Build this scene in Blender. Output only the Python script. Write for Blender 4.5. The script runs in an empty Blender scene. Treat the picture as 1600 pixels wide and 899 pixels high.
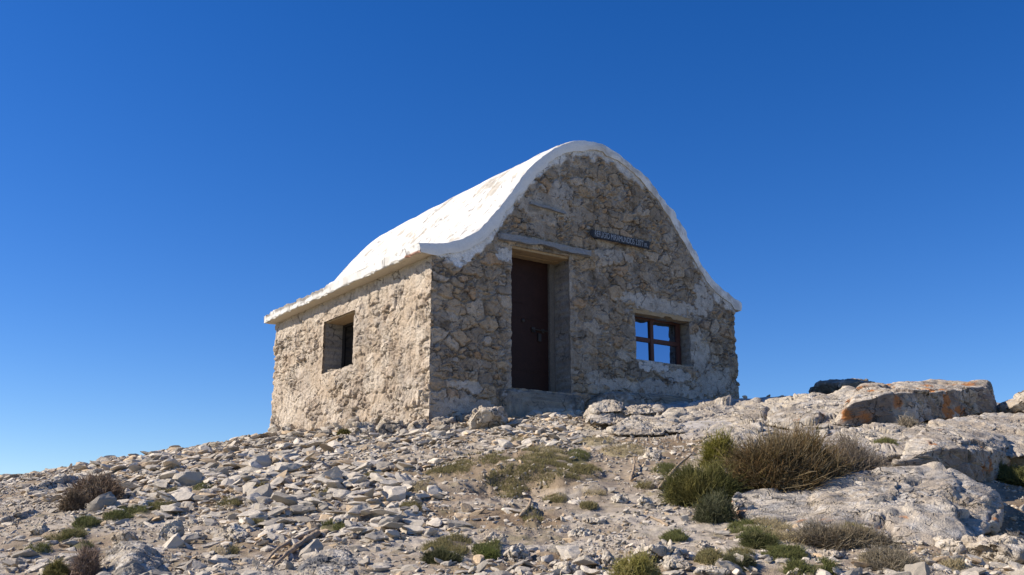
import bpy, bmesh, math, random
import numpy as np
from mathutils import Vector, Matrix
random.seed(7); RNG = np.random.default_rng(11)
S = bpy.context.scene
COL = S.collection

# ------------------------------------------------------------ camera
F, HOR = 1600.0, 850.0
TH = math.atan((HOR - 449.5) / F); CT, ST = math.cos(TH), math.sin(TH)
cam = bpy.data.objects.new('camera', bpy.data.cameras.new('camera')); COL.objects.link(cam)
cam.data.sensor_width = 36; cam.data.lens = 36.0 * F / 1600.0
cam.data.clip_start = 0.05; cam.data.clip_end = 20000
cam.location = (0, 0, 0); cam.rotation_euler = (math.pi / 2 + TH, 0, 0)
S.camera = cam
# ------------------------------------------------------------ sky and sun
SUN_EL = math.radians(36); SUN_DIR = (-1.0, -0.02)          # towards the sun
sh = np.array(SUN_DIR); sh = sh / np.linalg.norm(sh)
SUN = Vector((sh[0] * math.cos(SUN_EL), sh[1] * math.cos(SUN_EL), math.sin(SUN_EL)))
W_ = bpy.data.worlds.new('World'); S.world = W_; W_.use_nodes = True
nt = W_.node_tree; bg = nt.nodes['Background']
sk = nt.nodes.new('ShaderNodeTexSky'); sk.sky_type = 'NISHITA'; sk.sun_disc = False
sk.sun_elevation = SUN_EL; sk.sun_rotation = math.atan2(SUN.x, SUN.y)
sk.altitude = 2000; sk.air_density = 1.1; sk.dust_density = 0.6; sk.ozone_density = 4.0
hs = nt.nodes.new('ShaderNodeHueSaturation'); hs.inputs['Saturation'].default_value = 1.32; hs.inputs['Hue'].default_value = .514; hs.inputs['Value'].default_value = 1.12
nt.links.new(sk.outputs[0], hs.inputs['Color']); nt.links.new(hs.outputs[0], bg.inputs[0]); bg.inputs[1].default_value = 0.088
sun = bpy.data.objects.new('sun', bpy.data.lights.new('sun', 'SUN')); COL.objects.link(sun)
sun.data.energy = 5.0; sun.data.angle = math.radians(0.5); sun.data.color = (1.0, 0.91, 0.78)
sun.rotation_euler = SUN.to_track_quat('Z', 'Y').to_euler(); sun.location = (-20, 0, 20)
S.view_settings.view_transform = 'Standard'; S.view_settings.look = 'None'
S.view_settings.exposure = 0.55; S.view_settings.gamma = 1.0

# ------------------------------------------------------------ maths helpers
def ray(u, v):
    x = (u - 800) / F; y = (449.5 - v) / F
    return np.array([x, CT - y * ST, ST + y * CT])
def at(u, v, d):                      # the world point at forward distance d seen at photo pixel (u, v)
    r = ray(u, v); return r * (d / r[1])
def project(P):
    P = np.asarray(P, float); X, Y, Z = P[..., 0], P[..., 1], P[..., 2]
    fw = Y * CT + Z * ST; up = -Y * ST + Z * CT
    return 800 + F * X / fw, 449.5 - F * up / fw
def _h(ix, iy, iz, k=0):
    n = (ix.astype(np.int64) * 374761393 + iy.astype(np.int64) * 668265263 + iz.astype(np.int64) * 2147483647 + k * 1274126177) & 0xffffffff
    n = ((n ^ (n >> 13)) * 1274126177) & 0xffffffff
    n = ((n ^ (n >> 16)) * 2246822519) & 0xffffffff
    return ((n ^ (n >> 15)) & 0xffffff) / float(0xffffff)
_T = np.random.default_rng(5).random(65536).astype(np.float32) * 2 - 1
def noise(P, seed=0):                 # value noise in [-1, 1]
    P = np.asarray(P, np.float64); fl = np.floor(P); i = fl.astype(np.int64); f = (P - fl).astype(np.float32); f = f * f * f * (f * (f * 6 - 15) + 10)
    ax = i[..., 0] * 73856093 + seed * 7919 * 131; ay = i[..., 1] * 19349663; az = i[..., 2] * 83492791; out = 0
    for a, wa in ((ax, 1 - f[..., 0]), (ax + 73856093, f[..., 0])):
        for b, wb in ((ay, 1 - f[..., 1]), (ay + 19349663, f[..., 1])):
            ab = a + b; w = wa * wb; k0 = ab + az; k1 = k0 + 83492791
            out = out + w * (_T[(k0 ^ (k0 >> 15)) & 65535] * (1 - f[..., 2]) + _T[(k1 ^ (k1 >> 15)) & 65535] * f[..., 2])
    return out.astype(np.float64) if isinstance(out, np.ndarray) else out
def fbm(P, sc, oct=4, seed=0, gain=.5):
    P = np.asarray(P, float) / sc; a = 1; s = 0; t = 0
    for k in range(oct):
        s = s + a * noise(P + k * 17.3, seed + k); t += a; a *= gain; P = P * 2.03
    return s / t
def v3(x, y, z=0): return np.stack(np.broadcast_arrays(np.asarray(x, float), np.asarray(y, float), np.asarray(z, float)), -1)
def worley(x, y, sx, sy, seed=0):     # F1, F2, cell random a, b, offset to the cell centre
    gx, gy = x / sx, y / sy; ix, iy = np.floor(gx), np.floor(gy)
    f1 = np.full(x.shape, 9.); f2 = np.full(x.shape, 9.); ca = np.zeros(x.shape); cb = np.zeros(x.shape); ox = np.zeros(x.shape); oy = np.zeros(x.shape)
    for a in (-1, 0, 1):
        for b in (-1, 0, 1):
            jx, jy = ix + a, iy + b
            px = jx + .1 + .8 * _h(jx, jy, jx * 0, seed); py = jy + .1 + .8 * _h(jx, jy, jx * 0, seed + 1)
            dx, dy = gx - px, gy - py; d = np.hypot(dx, dy)
            m = d < f1
            f2 = np.where(m, f1, np.minimum(f2, d)); f1 = np.where(m, d, f1)
            ca = np.where(m, _h(jx, jy, jx * 0, seed + 2), ca); cb = np.where(m, _h(jx, jy, jx * 0, seed + 3), cb)
            ox = np.where(m, dx, ox); oy = np.where(m, dy, oy)
    return f1, f2, ca, cb, ox, oy
def worley3(P, s, seed=0):
    G = np.asarray(P, float) / s; I = np.floor(G); f1 = np.full(len(G), 9.); f2 = f1.copy(); tl = np.zeros(len(G)); cr = np.zeros(len(G))
    for a in (-1, 0, 1):
        for b in (-1, 0, 1):
            for c in (-1, 0, 1):
                J = I + (a, b, c); h = [_h(J[:, 0], J[:, 1], J[:, 2], seed + k) for k in range(7)]
                off = G - J - np.stack(h[:3], -1); d = np.linalg.norm(off, axis=1); m = d < f1
                f2 = np.where(m, f1, np.minimum(f2, d)); f1 = np.where(m, d, f1)
                tl = np.where(m, (off * (np.stack(h[3:6], -1) * 2 - 1)).sum(1), tl); cr = np.where(m, h[6], cr)
    return f1, f2, tl, cr
def sst(a, b, x):
    t = np.clip((x - a) / (b - a), 0, 1); return t * t * (3 - 2 * t)
def mix(a, b, t): return a + (b - a) * np.asarray(t)[..., None]

# ------------------------------------------------------------ object helpers
def tag(o, label=None, cat=None, group=None, kind=None):
    if label: o['label'] = label
    if cat: o['category'] = cat
    if group: o['group'] = group
    if kind: o['kind'] = kind
    return o
def empty(name, loc, rz=0):
    o = bpy.data.objects.new(name, None); COL.objects.link(o); o.location = loc; o.rotation_euler = (0, 0, rz); o.empty_display_size = .2
    return o
def np_mesh(name, V, Fc, col=None, smooth=True):
    """V (n,3); Fc (m,k) array with k = 3 or 4; col (n,3) linear base colours"""
    me = bpy.data.meshes.new(name); V = np.asarray(V, np.float32); Fc = np.asarray(Fc, np.int32); m, k = Fc.shape
    me.vertices.add(len(V)); me.vertices.foreach_set('co', V.ravel())
    me.loops.add(m * k); me.loops.foreach_set('vertex_index', Fc.ravel())
    me.polygons.add(m); me.polygons.foreach_set('loop_start', np.arange(0, m * k, k, dtype=np.int32))
    me.polygons.foreach_set('use_smooth', np.full(m, smooth, dtype=bool))
    me.update(calc_edges=True)
    if col is not None:
        a = me.color_attributes.new('Col', 'FLOAT_COLOR', 'POINT')
        c = np.ones((len(V), 4), np.float32); c[:, :3] = np.clip(col, 0.002, .95); a.data.foreach_set('color', c.ravel())
    return me
def link(name, me, mat, parent=None, loc=None):
    o = bpy.data.objects.new(name, me); COL.objects.link(o)
    if mat and not len(me.materials): me.materials.append(mat)
    if parent: o.parent = parent
    if loc is not None: o.location = loc
    return o
def bm_obj(name, bm, mat, parent=None, smooth=False):
    me = bpy.data.meshes.new(name); bm.normal_update(); bm.to_mesh(me); bm.free()
    for p in me.polygons: p.use_smooth = smooth
    return link(name, me, mat, parent)
def box(bm, x0, x1, y0, y1, z0, z1, bevel=.004, rough=0, seed=0):
    b = bmesh.new(); bmesh.ops.create_cube(b, size=1)
    for v in b.verts: v.co = Vector(((x0 + x1) / 2 + v.co.x * (x1 - x0), (y0 + y1) / 2 + v.co.y * (y1 - y0), (z0 + z1) / 2 + v.co.z * (z1 - z0)))
    if bevel: bmesh.ops.bevel(b, geom=b.edges[:], offset=bevel, segments=2, affect='EDGES')
    m = bpy.data.meshes.new('t'); b.to_mesh(m); b.free(); bm.from_mesh(m); bpy.data.meshes.remove(m)
def rod(bm, p, q, r, seg=8):
    p, q = Vector(p), Vector(q); d = q - p
    M = Matrix.Translation((p + q) / 2) @ d.to_track_quat('Z', 'Y').to_matrix().to_4x4()
    bmesh.ops.create_cone(bm, cap_ends=True, segments=seg, radius1=r, radius2=r, depth=d.length, matrix=M)

# ------------------------------------------------------------ materials
def mat_vc(name, rough=.9, vary=.25, bump=.4, fine=.02, mid=.1, obj_rand=0., spec=.25, const=None, fleck=0., translucent=0., bdist=.01, cracks=()):
    m = bpy.data.materials.new(name); m.use_nodes = True; n = m.node_tree.nodes; L = m.node_tree.links; p = n['Principled BSDF']
    p.inputs['Roughness'].default_value = rough; p.inputs['Specular IOR Level'].default_value = spec
    tc = n.new('ShaderNodeTexCoord')
    if const is None:
        c = n.new('ShaderNodeAttribute'); c.attribute_name = 'Col'; src = c.outputs['Color']
    else:
        c = n.new('ShaderNodeRGB'); c.outputs[0].default_value = (*const, 1); src = c.outputs[0]
    n1 = n.new('ShaderNodeTexNoise'); n1.inputs['Scale'].default_value = 1 / mid; n1.inputs['Detail'].default_value = 6; n1.inputs['Roughness'].default_value = .65
    L.new(tc.outputs['Object'], n1.inputs['Vector'])
    n2 = n.new('ShaderNodeTexNoise'); n2.inputs['Scale'].default_value = 1 / fine; n2.inputs['Detail'].default_value = 3; n2.inputs['Roughness'].default_value = .6
    L.new(tc.outputs['Object'], n2.inputs['Vector'])
    add = n.new('ShaderNodeMath'); add.operation = 'ADD'; L.new(n1.outputs[0], add.inputs[0]); L.new(n2.outputs[0], add.inputs[1])
    mr = n.new('ShaderNodeMapRange'); L.new(add.outputs[0], mr.inputs[0]); mr.inputs[1].default_value = .65; mr.inputs[2].default_value = 1.35
    mr.inputs[3].default_value = 1 - vary; mr.inputs[4].default_value = 1 + vary; val = mr.outputs[0]
    if obj_rand:
        oi = n.new('ShaderNodeObjectInfo'); m2 = n.new('ShaderNodeMapRange'); L.new(oi.outputs['Random'], m2.inputs[0])
        m2.inputs[3].default_value = 1 - obj_rand; m2.inputs[4].default_value = 1 + obj_rand * .6
        mm = n.new('ShaderNodeMath'); mm.operation = 'MULTIPLY'; L.new(val, mm.inputs[0]); L.new(m2.outputs[0], mm.inputs[1]); val = mm.outputs[0]
    sc = n.new('ShaderNodeVectorMath'); sc.operation = 'SCALE'; L.new(src, sc.inputs[0]); L.new(val, sc.inputs['Scale'])
    out = sc.outputs[0]
    if fleck:
        vo = n.new('ShaderNodeTexNoise'); vo.inputs['Scale'].default_value = 1 / (mid * .45); vo.inputs['Detail'].default_value = 5; vo.inputs['Roughness'].default_value = .75
        L.new(tc.outputs['Object'], vo.inputs['Vector'])
        fr = n.new('ShaderNodeMapRange'); L.new(vo.outputs[0], fr.inputs[0]); fr.inputs[1].default_value = .60; fr.inputs[2].default_value = .68; fr.inputs[4].default_value = fleck
        mx = n.new('ShaderNodeMix'); mx.data_type = 'RGBA'; L.new(fr.outputs[0], mx.inputs[0]); L.new(out, mx.inputs[6]); mx.inputs[7].default_value = (.11, .105, .10, 1); out = mx.outputs[2]
    hgt = add.outputs[0]
    for (csz, cw, cdark, cth) in cracks:              # thin irregular joints: cell size, width, depth of tone, how much of the surface has them
        ds = n.new('ShaderNodeTexNoise'); ds.inputs['Scale'].default_value = 2.2 / csz; ds.inputs['Detail'].default_value = 4; L.new(tc.outputs['Object'], ds.inputs['Vector'])
        v1 = n.new('ShaderNodeVectorMath'); v1.operation = 'SCALE'; L.new(ds.outputs['Color'], v1.inputs[0]); v1.inputs['Scale'].default_value = csz * .55
        v2 = n.new('ShaderNodeVectorMath'); v2.operation = 'ADD'; L.new(tc.outputs['Object'], v2.inputs[0]); L.new(v1.outputs[0], v2.inputs[1])
        vo_ = n.new('ShaderNodeTexVoronoi'); vo_.feature = 'DISTANCE_TO_EDGE'; vo_.inputs['Scale'].default_value = 1 / csz; L.new(v2.outputs[0], vo_.inputs['Vector'])
        e1 = n.new('ShaderNodeMapRange'); L.new(vo_.outputs['Distance'], e1.inputs[0]); e1.inputs[1].default_value = cw; e1.inputs[2].default_value = 0.; e1.inputs[3].default_value = 0; e1.inputs[4].default_value = 1
        mk = n.new('ShaderNodeTexNoise'); mk.inputs['Scale'].default_value = .9 / csz; mk.inputs['Detail'].default_value = 3; L.new(tc.outputs['Object'], mk.inputs['Vector'])
        e2 = n.new('ShaderNodeMapRange'); L.new(mk.outputs[0], e2.inputs[0]); e2.inputs[1].default_value = cth; e2.inputs[2].default_value = cth + .08
        e3 = n.new('ShaderNodeMath'); e3.operation = 'MULTIPLY'; L.new(e1.outputs[0], e3.inputs[0]); L.new(e2.outputs[0], e3.inputs[1])
        e4 = n.new('ShaderNodeMath'); e4.operation = 'MULTIPLY_ADD'; L.new(e3.outputs[0], e4.inputs[0]); e4.inputs[1].default_value = -cdark; e4.inputs[2].default_value = 1
        sc2 = n.new('ShaderNodeVectorMath'); sc2.operation = 'SCALE'; L.new(out, sc2.inputs[0]); L.new(e4.outputs[0], sc2.inputs['Scale']); out = sc2.outputs[0]
        e5 = n.new('ShaderNodeMath'); e5.operation = 'MULTIPLY_ADD'; L.new(e3.outputs[0], e5.inputs[0]); e5.inputs[1].default_value = -1.6; L.new(hgt, e5.inputs[2]); hgt = e5.outputs[0]
    L.new(out, p.inputs['Base Color'])
    if bump:
        b = n.new('ShaderNodeBump'); b.inputs['Strength'].default_value = bump; b.inputs['Distance'].default_value = bdist; L.new(hgt, b.inputs['Height']); L.new(b.outputs[0], p.inputs['Normal'])
    if translucent:
        tr = n.new('ShaderNodeBsdfTranslucent'); L.new(out, tr.inputs[0]); ms = n.new('ShaderNodeMixShader'); ms.inputs[0].default_value = translucent
        L.new(p.outputs[0], ms.inputs[1]); L.new(tr.outputs[0], ms.inputs[2]); L.new(ms.outputs[0], n['Material Output'].inputs[0])
    return m
M_WALL = mat_vc('rubble masonry', bump=1.0, fine=.014, mid=.06, vary=.38, fleck=.4, bdist=.014, cracks=((.24, .042, .48, .52), (.10, .055, .40, .58)))
M_ROOF = mat_vc('whitewash', bump=.5, fine=.02, mid=.10, vary=.10, fleck=.10, cracks=((.55, .012, .6, .56),))
M_GROUND = mat_vc('gravel ground', bump=.8, fine=.01, mid=.06, vary=.32)
M_ROCK = mat_vc('limestone', bump=1.0, fine=.014, mid=.08, vary=.26, fleck=.5, bdist=.014, cracks=((.32, .022, .75, .50), (.09, .05, .45, .55)))
M_STONE = mat_vc('loose limestone', bump=.6, fine=.01, mid=.05, vary=.2, const=(.54, .475, .385), obj_rand=.35, fleck=.2)
M_RUB = mat_vc('rubble', bump=.5, fine=.01, mid=.05, vary=.2)
M_PLANT = mat_vc('plant', bump=0, fine=.02, mid=.1, vary=.15, translucent=.25, spec=.2, rough=.7)
M_DRY = mat_vc('dry twig', bump=0, fine=.02, mid=.1, vary=.15, translucent=.08, spec=.15)
M_WOOD = mat_vc('weathered wood', const=(.25, .26, .275), bump=.6, fine=.01, mid=.05, vary=.35)
M_SOFFIT = mat_vc('lintel timber', const=(.40, .29, .17), bump=.4, fine=.01, mid=.06, vary=.25)
M_DOOR = mat_vc('dark painted door', const=(.034, .015, .012), bump=.1, vary=.3, rough=.6, spec=.2)
M_FRAME = mat_vc('brown painted frame', const=(.085, .036, .03), bump=.1, vary=.2, rough=.55)
M_JAMB = mat_vc('door post', const=(.20, .18, .155), bump=.3, vary=.3)
M_IRON = mat_vc('iron', const=(.03, .026, .024), bump=.2, vary=.3, rough=.5, spec=.5)
M_SIGN = mat_vc('sign board', const=(.035, .04, .05), bump=.4, vary=.5, mid=.04, rough=.7)
M_LET = mat_vc('sign lettering', const=(.33, .36, .40), bump=0, vary=.45, mid=.03)
M_CONC = mat_vc('rough concrete', const=(.25, .232, .205), bump=1.0, vary=.25, mid=.09, fleck=.35)
M_DEAD = mat_vc('dead wood', const=(.33, .25, .17), bump=.8, vary=.4, mid=.03, fine=.008)
def glass(name, c, r):
    m = bpy.data.materials.new(name); m.use_nodes = True; p = m.node_tree.nodes['Principled BSDF']
    p.inputs['Base Color'].default_value = (*c, 1); p.inputs['Metallic'].default_value = 1; p.inputs['Roughness'].default_value = r
    return m
M_PANE = glass('reflecting pane', (.28, .35, .46), .02)
M_DARKPANE = glass('dark pane', (.10, .10, .11), .15)

# ------------------------------------------------------------ terrain
DN = [5.5, 7, 8.5, 10, 11.5, 13, 14.5, 16, 18, 20]
TAB = {0: [905, 852, 815, 785, 762, 750, 753, 768, 790, 805],
       200: [905, 842, 798, 763, 737, 721, 716, 720, 735, 755],
       425: [905, 835, 783, 747, 720, 702, 691, 685, 684, 695],
       560: [905, 833, 779, 740, 710, 690, 678, 672, 672, 680],
       680: [905, 832, 775, 734, 700, 675, 658, 652, 652, 658],
       850: [905, 830, 770, 727, 692, 664, 649, 642, 642, 652],
       1000: [905, 828, 765, 718, 683, 655, 642, 636, 633, 643],
       1150: [905, 830, 768, 712, 675, 648, 635, 630, 628, 645],
       1300: [905, 838, 765, 705, 665, 640, 628, 622, 622, 640],
       1450: [905, 852, 784, 714, 672, 650, 638, 632, 630, 645],
       1600: [905, 884, 836, 745, 680, 655, 642, 636, 640, 655]}
LR = np.linspace(math.log(.4), math.log(4000), 420); AZ = np.radians(np.linspace(-180, 180, 1441))
def _profile(u):
    r0 = ray(u, 800); ca = math.cos(math.atan(r0[0]))
    rs = [.4, 3.]; zs = [-1.62, -1.05]
    for d, v in zip(DN, TAB[u]): rs.append(d / ca); zs.append(at(u, v, d)[2])
    zl = zs[-1]
    for r, dz in ((27, .9), (45, 5), (120, 34), (500, 170), (4000, 760)): rs.append(r); zs.append(zl - dz)
    return np.interp(LR, np.log(rs), zs)
us = sorted(TAB); angs = [math.atan(ray(u, 800)[0]) for u in us]; profs = [_profile(u) for u in us]
low = np.interp(LR, np.log([.4, 3, 8, 15, 25, 45, 120, 500, 4000]), [-1.62, -1.75, -2.1, -3.2, -6, -14, -45, -190, -760])
a_all = [-math.pi, -1.9] + [angs[0] - .25] + angs + [angs[-1] + .25] + [1.9, math.pi]
p_all = [low, low, profs[0] - .25 * (LR > 1)] + profs + [profs[-1] - .1 * (LR > 1), low, low]
ZT = np.array([[np.interp(a, a_all, [p[j] for p in p_all]) for j in range(len(LR))] for a in AZ])
def _blur(A, k, ax):
    w = np.exp(-.5 * (np.arange(-3 * k, 3 * k + 1) / k) ** 2); w /= w.sum()
    pad = [(0, 0), (0, 0)]; pad[ax] = (3 * k, 3 * k); B = np.pad(A, pad, 'wrap' if ax == 0 else 'edge')
    return np.apply_along_axis(lambda m: np.convolve(m, w, 'valid'), ax, B)
ZT = _blur(_blur(ZT, 5, 0), 3, 1)
def tz0(x, y):
    x = np.asarray(x, float); y = np.asarray(y, float)
    a = (np.arctan2(x, y) - AZ[0]) / (AZ[1] - AZ[0]); r = (np.log(np.maximum(np.hypot(x, y), .41)) - LR[0]) / (LR[1] - LR[0])
    a = np.clip(a, 0, len(AZ) - 1.001); r = np.clip(r, 0, len(LR) - 1.001); i = a.astype(int); j = r.astype(int); fa = a - i; fr = r - j
    return (ZT[i, j] * (1 - fa) + ZT[i + 1, j] * fa) * (1 - fr) + (ZT[i, j + 1] * (1 - fa) + ZT[i + 1, j + 1] * fa) * fr
# turf patches, as photo pixels: x, y, half width, half height, kind (0 green mat, 1 olive dry turf, 2 straw)
TURF = [(745, 738, 55, 16, 1), (860, 752, 60, 14, 1), (850, 712, 38, 14, 2), (850, 730, 45, 12, 1), (690, 743, 30, 10, 1), (795, 760, 35, 12, 1), (915, 745, 30, 10, 1),
        (975, 706, 40, 10, 2), (930, 690, 30, 8, 2), (905, 720, 18, 8, 0), (1040, 735, 22, 9, 0), (870, 782, 20, 10, 1), (920, 792, 14, 7, 1), (830, 805, 16, 7, 1), (832, 820, 14, 6, 1),
        (695, 862, 35, 16, 1), (760, 862, 22, 12, 0), (715, 848, 25, 9, 1), (640, 795, 18, 8, 1), (660, 765, 22, 7, 2), (500, 773, 22, 9, 1), (520, 826, 22, 10, 0),
        (262, 771, 28, 7, 1), (215, 798, 30, 7, 0), (180, 806, 22, 6, 0), (250, 795, 24, 7, 1), (130, 820, 20, 10, 0), (110, 835, 18, 10, 0), (95, 838, 30, 7, 1), (125, 853, 18, 6, 0),
        (313, 763, 14, 10, 0), (355, 790, 20, 8, 1), (345, 860, 20, 10, 1), (55, 862, 20, 8, 0), (400, 760, 18, 6, 1), (400, 820, 14, 6, 1), (580, 745, 20, 6, 1),
        (1185, 838, 30, 20, 0), (1160, 878, 24, 12, 1), (1110, 873, 20, 12, 1), (1230, 872, 35, 12, 0), (1270, 892, 40, 12, 0), (1330, 835, 45, 12, 1), (1055, 842, 20, 8, 0), (1200, 820, 30, 10, 2),
        (1385, 697, 20, 8, 0), (1390, 690, 24, 7, 1), (1525, 650, 34, 7, 2), (1440, 657, 24, 6, 2), (1080, 650, 12, 3, 1), (1050, 640, 10, 3, 1), (1145, 655, 14, 4, 1), (1025, 672, 14, 4, 1), (1440, 825, 30, 8, 1),
        (1250, 840, 60, 10, 2), (1390, 880, 45, 9, 2), (1500, 889, 30, 7, 2), (560, 690, 14, 6, 1), (930, 770, 18, 6, 2), (1010, 760, 16, 6, 1), (800, 690, 26, 7, 2)]
def turf_mask(u, v, kinds=(0, 1, 2), grow=1.):
    m = np.zeros(np.shape(u))
    for (a, b, rx, ry, k) in TURF:
        if k in kinds: m = np.maximum(m, 1 - ((u - a) / (rx * grow)) ** 2 - ((v - b) / (ry * grow)) ** 2)
    return np.clip(m, 0, 1)
def bedrock_mask(u, v, x, y):
    n = fbm(v3(x, y), 1.2, 3, 5) * 26
    vlim = np.interp(u, [880, 960, 1100, 1200, 1400, 1600], [640, 662, 690, 705, 735, 745])
    return sst(8, -14, v + n - vlim) * sst(880, 960, u + n)
def tz(x, y, detail=True):
    z = tz0(x, y); x = np.asarray(x, float); y = np.asarray(y, float)
    near = sst(60, 25, np.hypot(x, y))
    z = z + .05 * fbm(v3(x, y), 1.6, 3, 3) * near
    u, v = project(v3(x, y, z)); ok = (y > 3)
    z = z + np.where(ok, .03 * np.sqrt(turf_mask(u, v)), 0)
    if detail:
        b = bedrock_mask(u, v, x, y) * ok
        f1, f2, ca, cb, ox, oy = worley(x + .25 * fbm(v3(x, y), .8, 3, 8), y * 1.0 + .3 * fbm(v3(x, y), .9, 3, 9), 1.5, .7, 21)
        z = z + b * ((ca - .5) * .16 + .05 * (sst(0, .12, f2 - f1) - 1) + .035 * fbm(v3(x, y), .35, 4, 31) + .06 * cb * oy)
        z = z + (1 - b) * near * (.028 * fbm(v3(x, y), .32, 4, 33) + .012 * fbm(v3(x, y), .07, 2, 35))
        # eroded turf edge with a hollow in front
        e = np.exp(-((u - 800) / 105) ** 2) * ok
        edge = 762 + 12 * fbm(v3(x, y), .5, 4, 41)
        z = z + e * (.022 * fbm(v3(x, y), .08, 3, 43) + .03 * fbm(v3(x, y), .25, 3, 44)) + e * .11 * sst(edge + 7, edge - 5, v) * sst(edge - 75, edge - 25, v) - e * .08 * np.exp(-((v - edge - 9) / 6) ** 2)
    return z
_q = ray(-350, HOR); SDH = np.array([_q[0], _q[1]]) / math.hypot(_q[0], _q[1]); FRH = np.array([SDH[1], -SDH[0]]); _q = ray(675, 400); P0H = np.array([_q[0], _q[1]]) / _q[1] * 13.7
def build_ground():
    az1 = np.radians(np.arange(-31, 31.01, .07)); az = np.concatenate([np.radians(np.arange(-180, -31, 3.)), az1, np.radians(np.arange(34, 180.1, 3.))])
    az = np.where(az > math.pi - 1e-3, math.pi, az)
    r = np.concatenate([np.linspace(.4, 4.6, 22)[:-1], np.exp(np.linspace(math.log(4.6), math.log(22), 620)), np.exp(np.linspace(math.log(22.6), math.log(4000), 60))])
    A, R = np.meshgrid(az, r, indexing='ij'); X, Y = R * np.sin(A), R * np.cos(A); Z = tz(X, Y)
    na, nr = A.shape; V = np.stack([X, Y, Z], -1)
    u, v = project(V); ok = Y > 3
    P = v3(X, Y)
    grav = np.array([.31, .25, .185]); pale = np.array([.42, .365, .295]); soil = np.array([.20, .14, .085]); dark = np.array([.15, .105, .075])
    c = mix(grav, pale, sst(-.25, .45, fbm(P, .5, 4, 51)))
    c = mix(c, soil, .9 * sst(-.08, .35, fbm(P, .75, 4, 55)) * np.where(u > 640, 1, .8))
    b = bedrock_mask(u, v, X, Y) * ok
    rk = mix(np.array([.50, .455, .40]), np.array([.36, .33, .30]), sst(.0, .5, fbm(P, .3, 4, 57)))
    c = mix(c, rk, b)
    t0 = turf_mask(u, v, (0,)) * ok; t1 = turf_mask(u, v, (1,)) * ok; t2 = turf_mask(u, v, (2,)) * ok
    c = mix(c, np.array([.13, .115, .055]), sst(.05, .4, t0 + .3 * fbm(P, .1, 2, 61))); c = mix(c, np.array([.22, .17, .105]), sst(.05, .4, t1 + .3 * fbm(P, .1, 2, 62)))
    c = mix(c, np.array([.33, .27, .15]), sst(.05, .4, t2 + .3 * fbm(P, .1, 2, 63)) * .8)
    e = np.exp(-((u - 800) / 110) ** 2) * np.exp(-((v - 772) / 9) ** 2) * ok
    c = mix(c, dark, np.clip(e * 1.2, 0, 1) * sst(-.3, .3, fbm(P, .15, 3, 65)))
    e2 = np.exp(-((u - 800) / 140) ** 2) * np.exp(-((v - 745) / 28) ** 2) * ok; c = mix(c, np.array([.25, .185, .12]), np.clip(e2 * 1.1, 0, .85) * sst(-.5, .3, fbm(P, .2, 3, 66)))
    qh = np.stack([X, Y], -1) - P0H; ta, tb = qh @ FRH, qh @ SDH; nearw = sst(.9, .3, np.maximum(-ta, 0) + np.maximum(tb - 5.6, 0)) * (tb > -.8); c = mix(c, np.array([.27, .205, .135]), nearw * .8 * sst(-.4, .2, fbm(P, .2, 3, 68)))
    far = sst(30, 200, R); c = mix(c, np.array([.2, .19, .13]), far)
    idx = np.arange(na * nr).reshape(na, nr); a, bq = idx[:-1], idx[1:]
    Fc = np.stack([a[:, :-1], a[:, 1:], bq[:, 1:], bq[:, :-1]], -1).reshape(-1, 4)[:, ::-1]
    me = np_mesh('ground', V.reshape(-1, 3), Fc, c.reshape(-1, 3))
    o = link('ground', me, M_GROUND); tag(o, kind='structure'); return o
build_ground()
def hit(u, v):                        # where the ray through a photo pixel meets the ground
    r = ray(u, v); d = np.linspace(4.5, 24, 1200); P = r[None] * (d / r[1])[:, None]
    g = tz(P[:, 0], P[:, 1], False) - P[:, 2]; k = np.argmax(g > 0)
    return P[k] if g[k] > 0 else P[np.argmax(g)] * (1, 1, 1) + np.array([0, 0, g.max()])

# ------------------------------------------------------------ the hut
fr = ray(-350, HOR); SIDE = np.array([fr[0], fr[1]]); SIDE /= np.linalg.norm(SIDE); FRONT = np.array([SIDE[1], -SIDE[0]])
r0 = ray(675, 400); P0 = np.array([r0[0], r0[1]]) / r0[1] * 13.7
ZB = 1.6; W, D = 6.0, 5.55
def onfront(u, v):
    r = ray(u, v); k = (P0 @ SIDE) / (r[:2] @ SIDE); p = r * k; return (p[:2] - P0) @ FRONT, p[2] - ZB
hut = empty('stone_hut', (P0[0], P0[1], ZB), math.atan2(FRONT[1], FRONT[0]))
tag(hut, 'rubble stone mountain hut with a white bell-shaped vaulted roof', 'hut')
PT = [(-.24, 4.045), (0, 4.075), (.13, 4.09), (.39, 4.17), (.66, 4.33), (.87, 4.53), (1.07, 4.79), (1.25, 5.03), (1.47, 5.32), (1.73, 5.62), (1.96, 5.85), (2.2, 6.03), (2.48, 6.165),
      (2.75, 6.24), (3.04, 6.27), (3.25, 6.245), (3.45, 6.18), (3.76, 6.06), (4.06, 5.91), (4.28, 5.75), (4.49, 5.555), (4.71, 5.33), (4.93, 5.06), (5.14, 4.76), (5.36, 4.49), (5.58, 4.30), (5.82, 4.19), (6.05, 4.12), (6.17, 4.07)]
PT = np.array(PT) - np.array([0, ZB])
def prof(t): return np.interp(t, PT[:, 0], PT[:, 1])
EAVE = 3.89 - ZB
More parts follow.
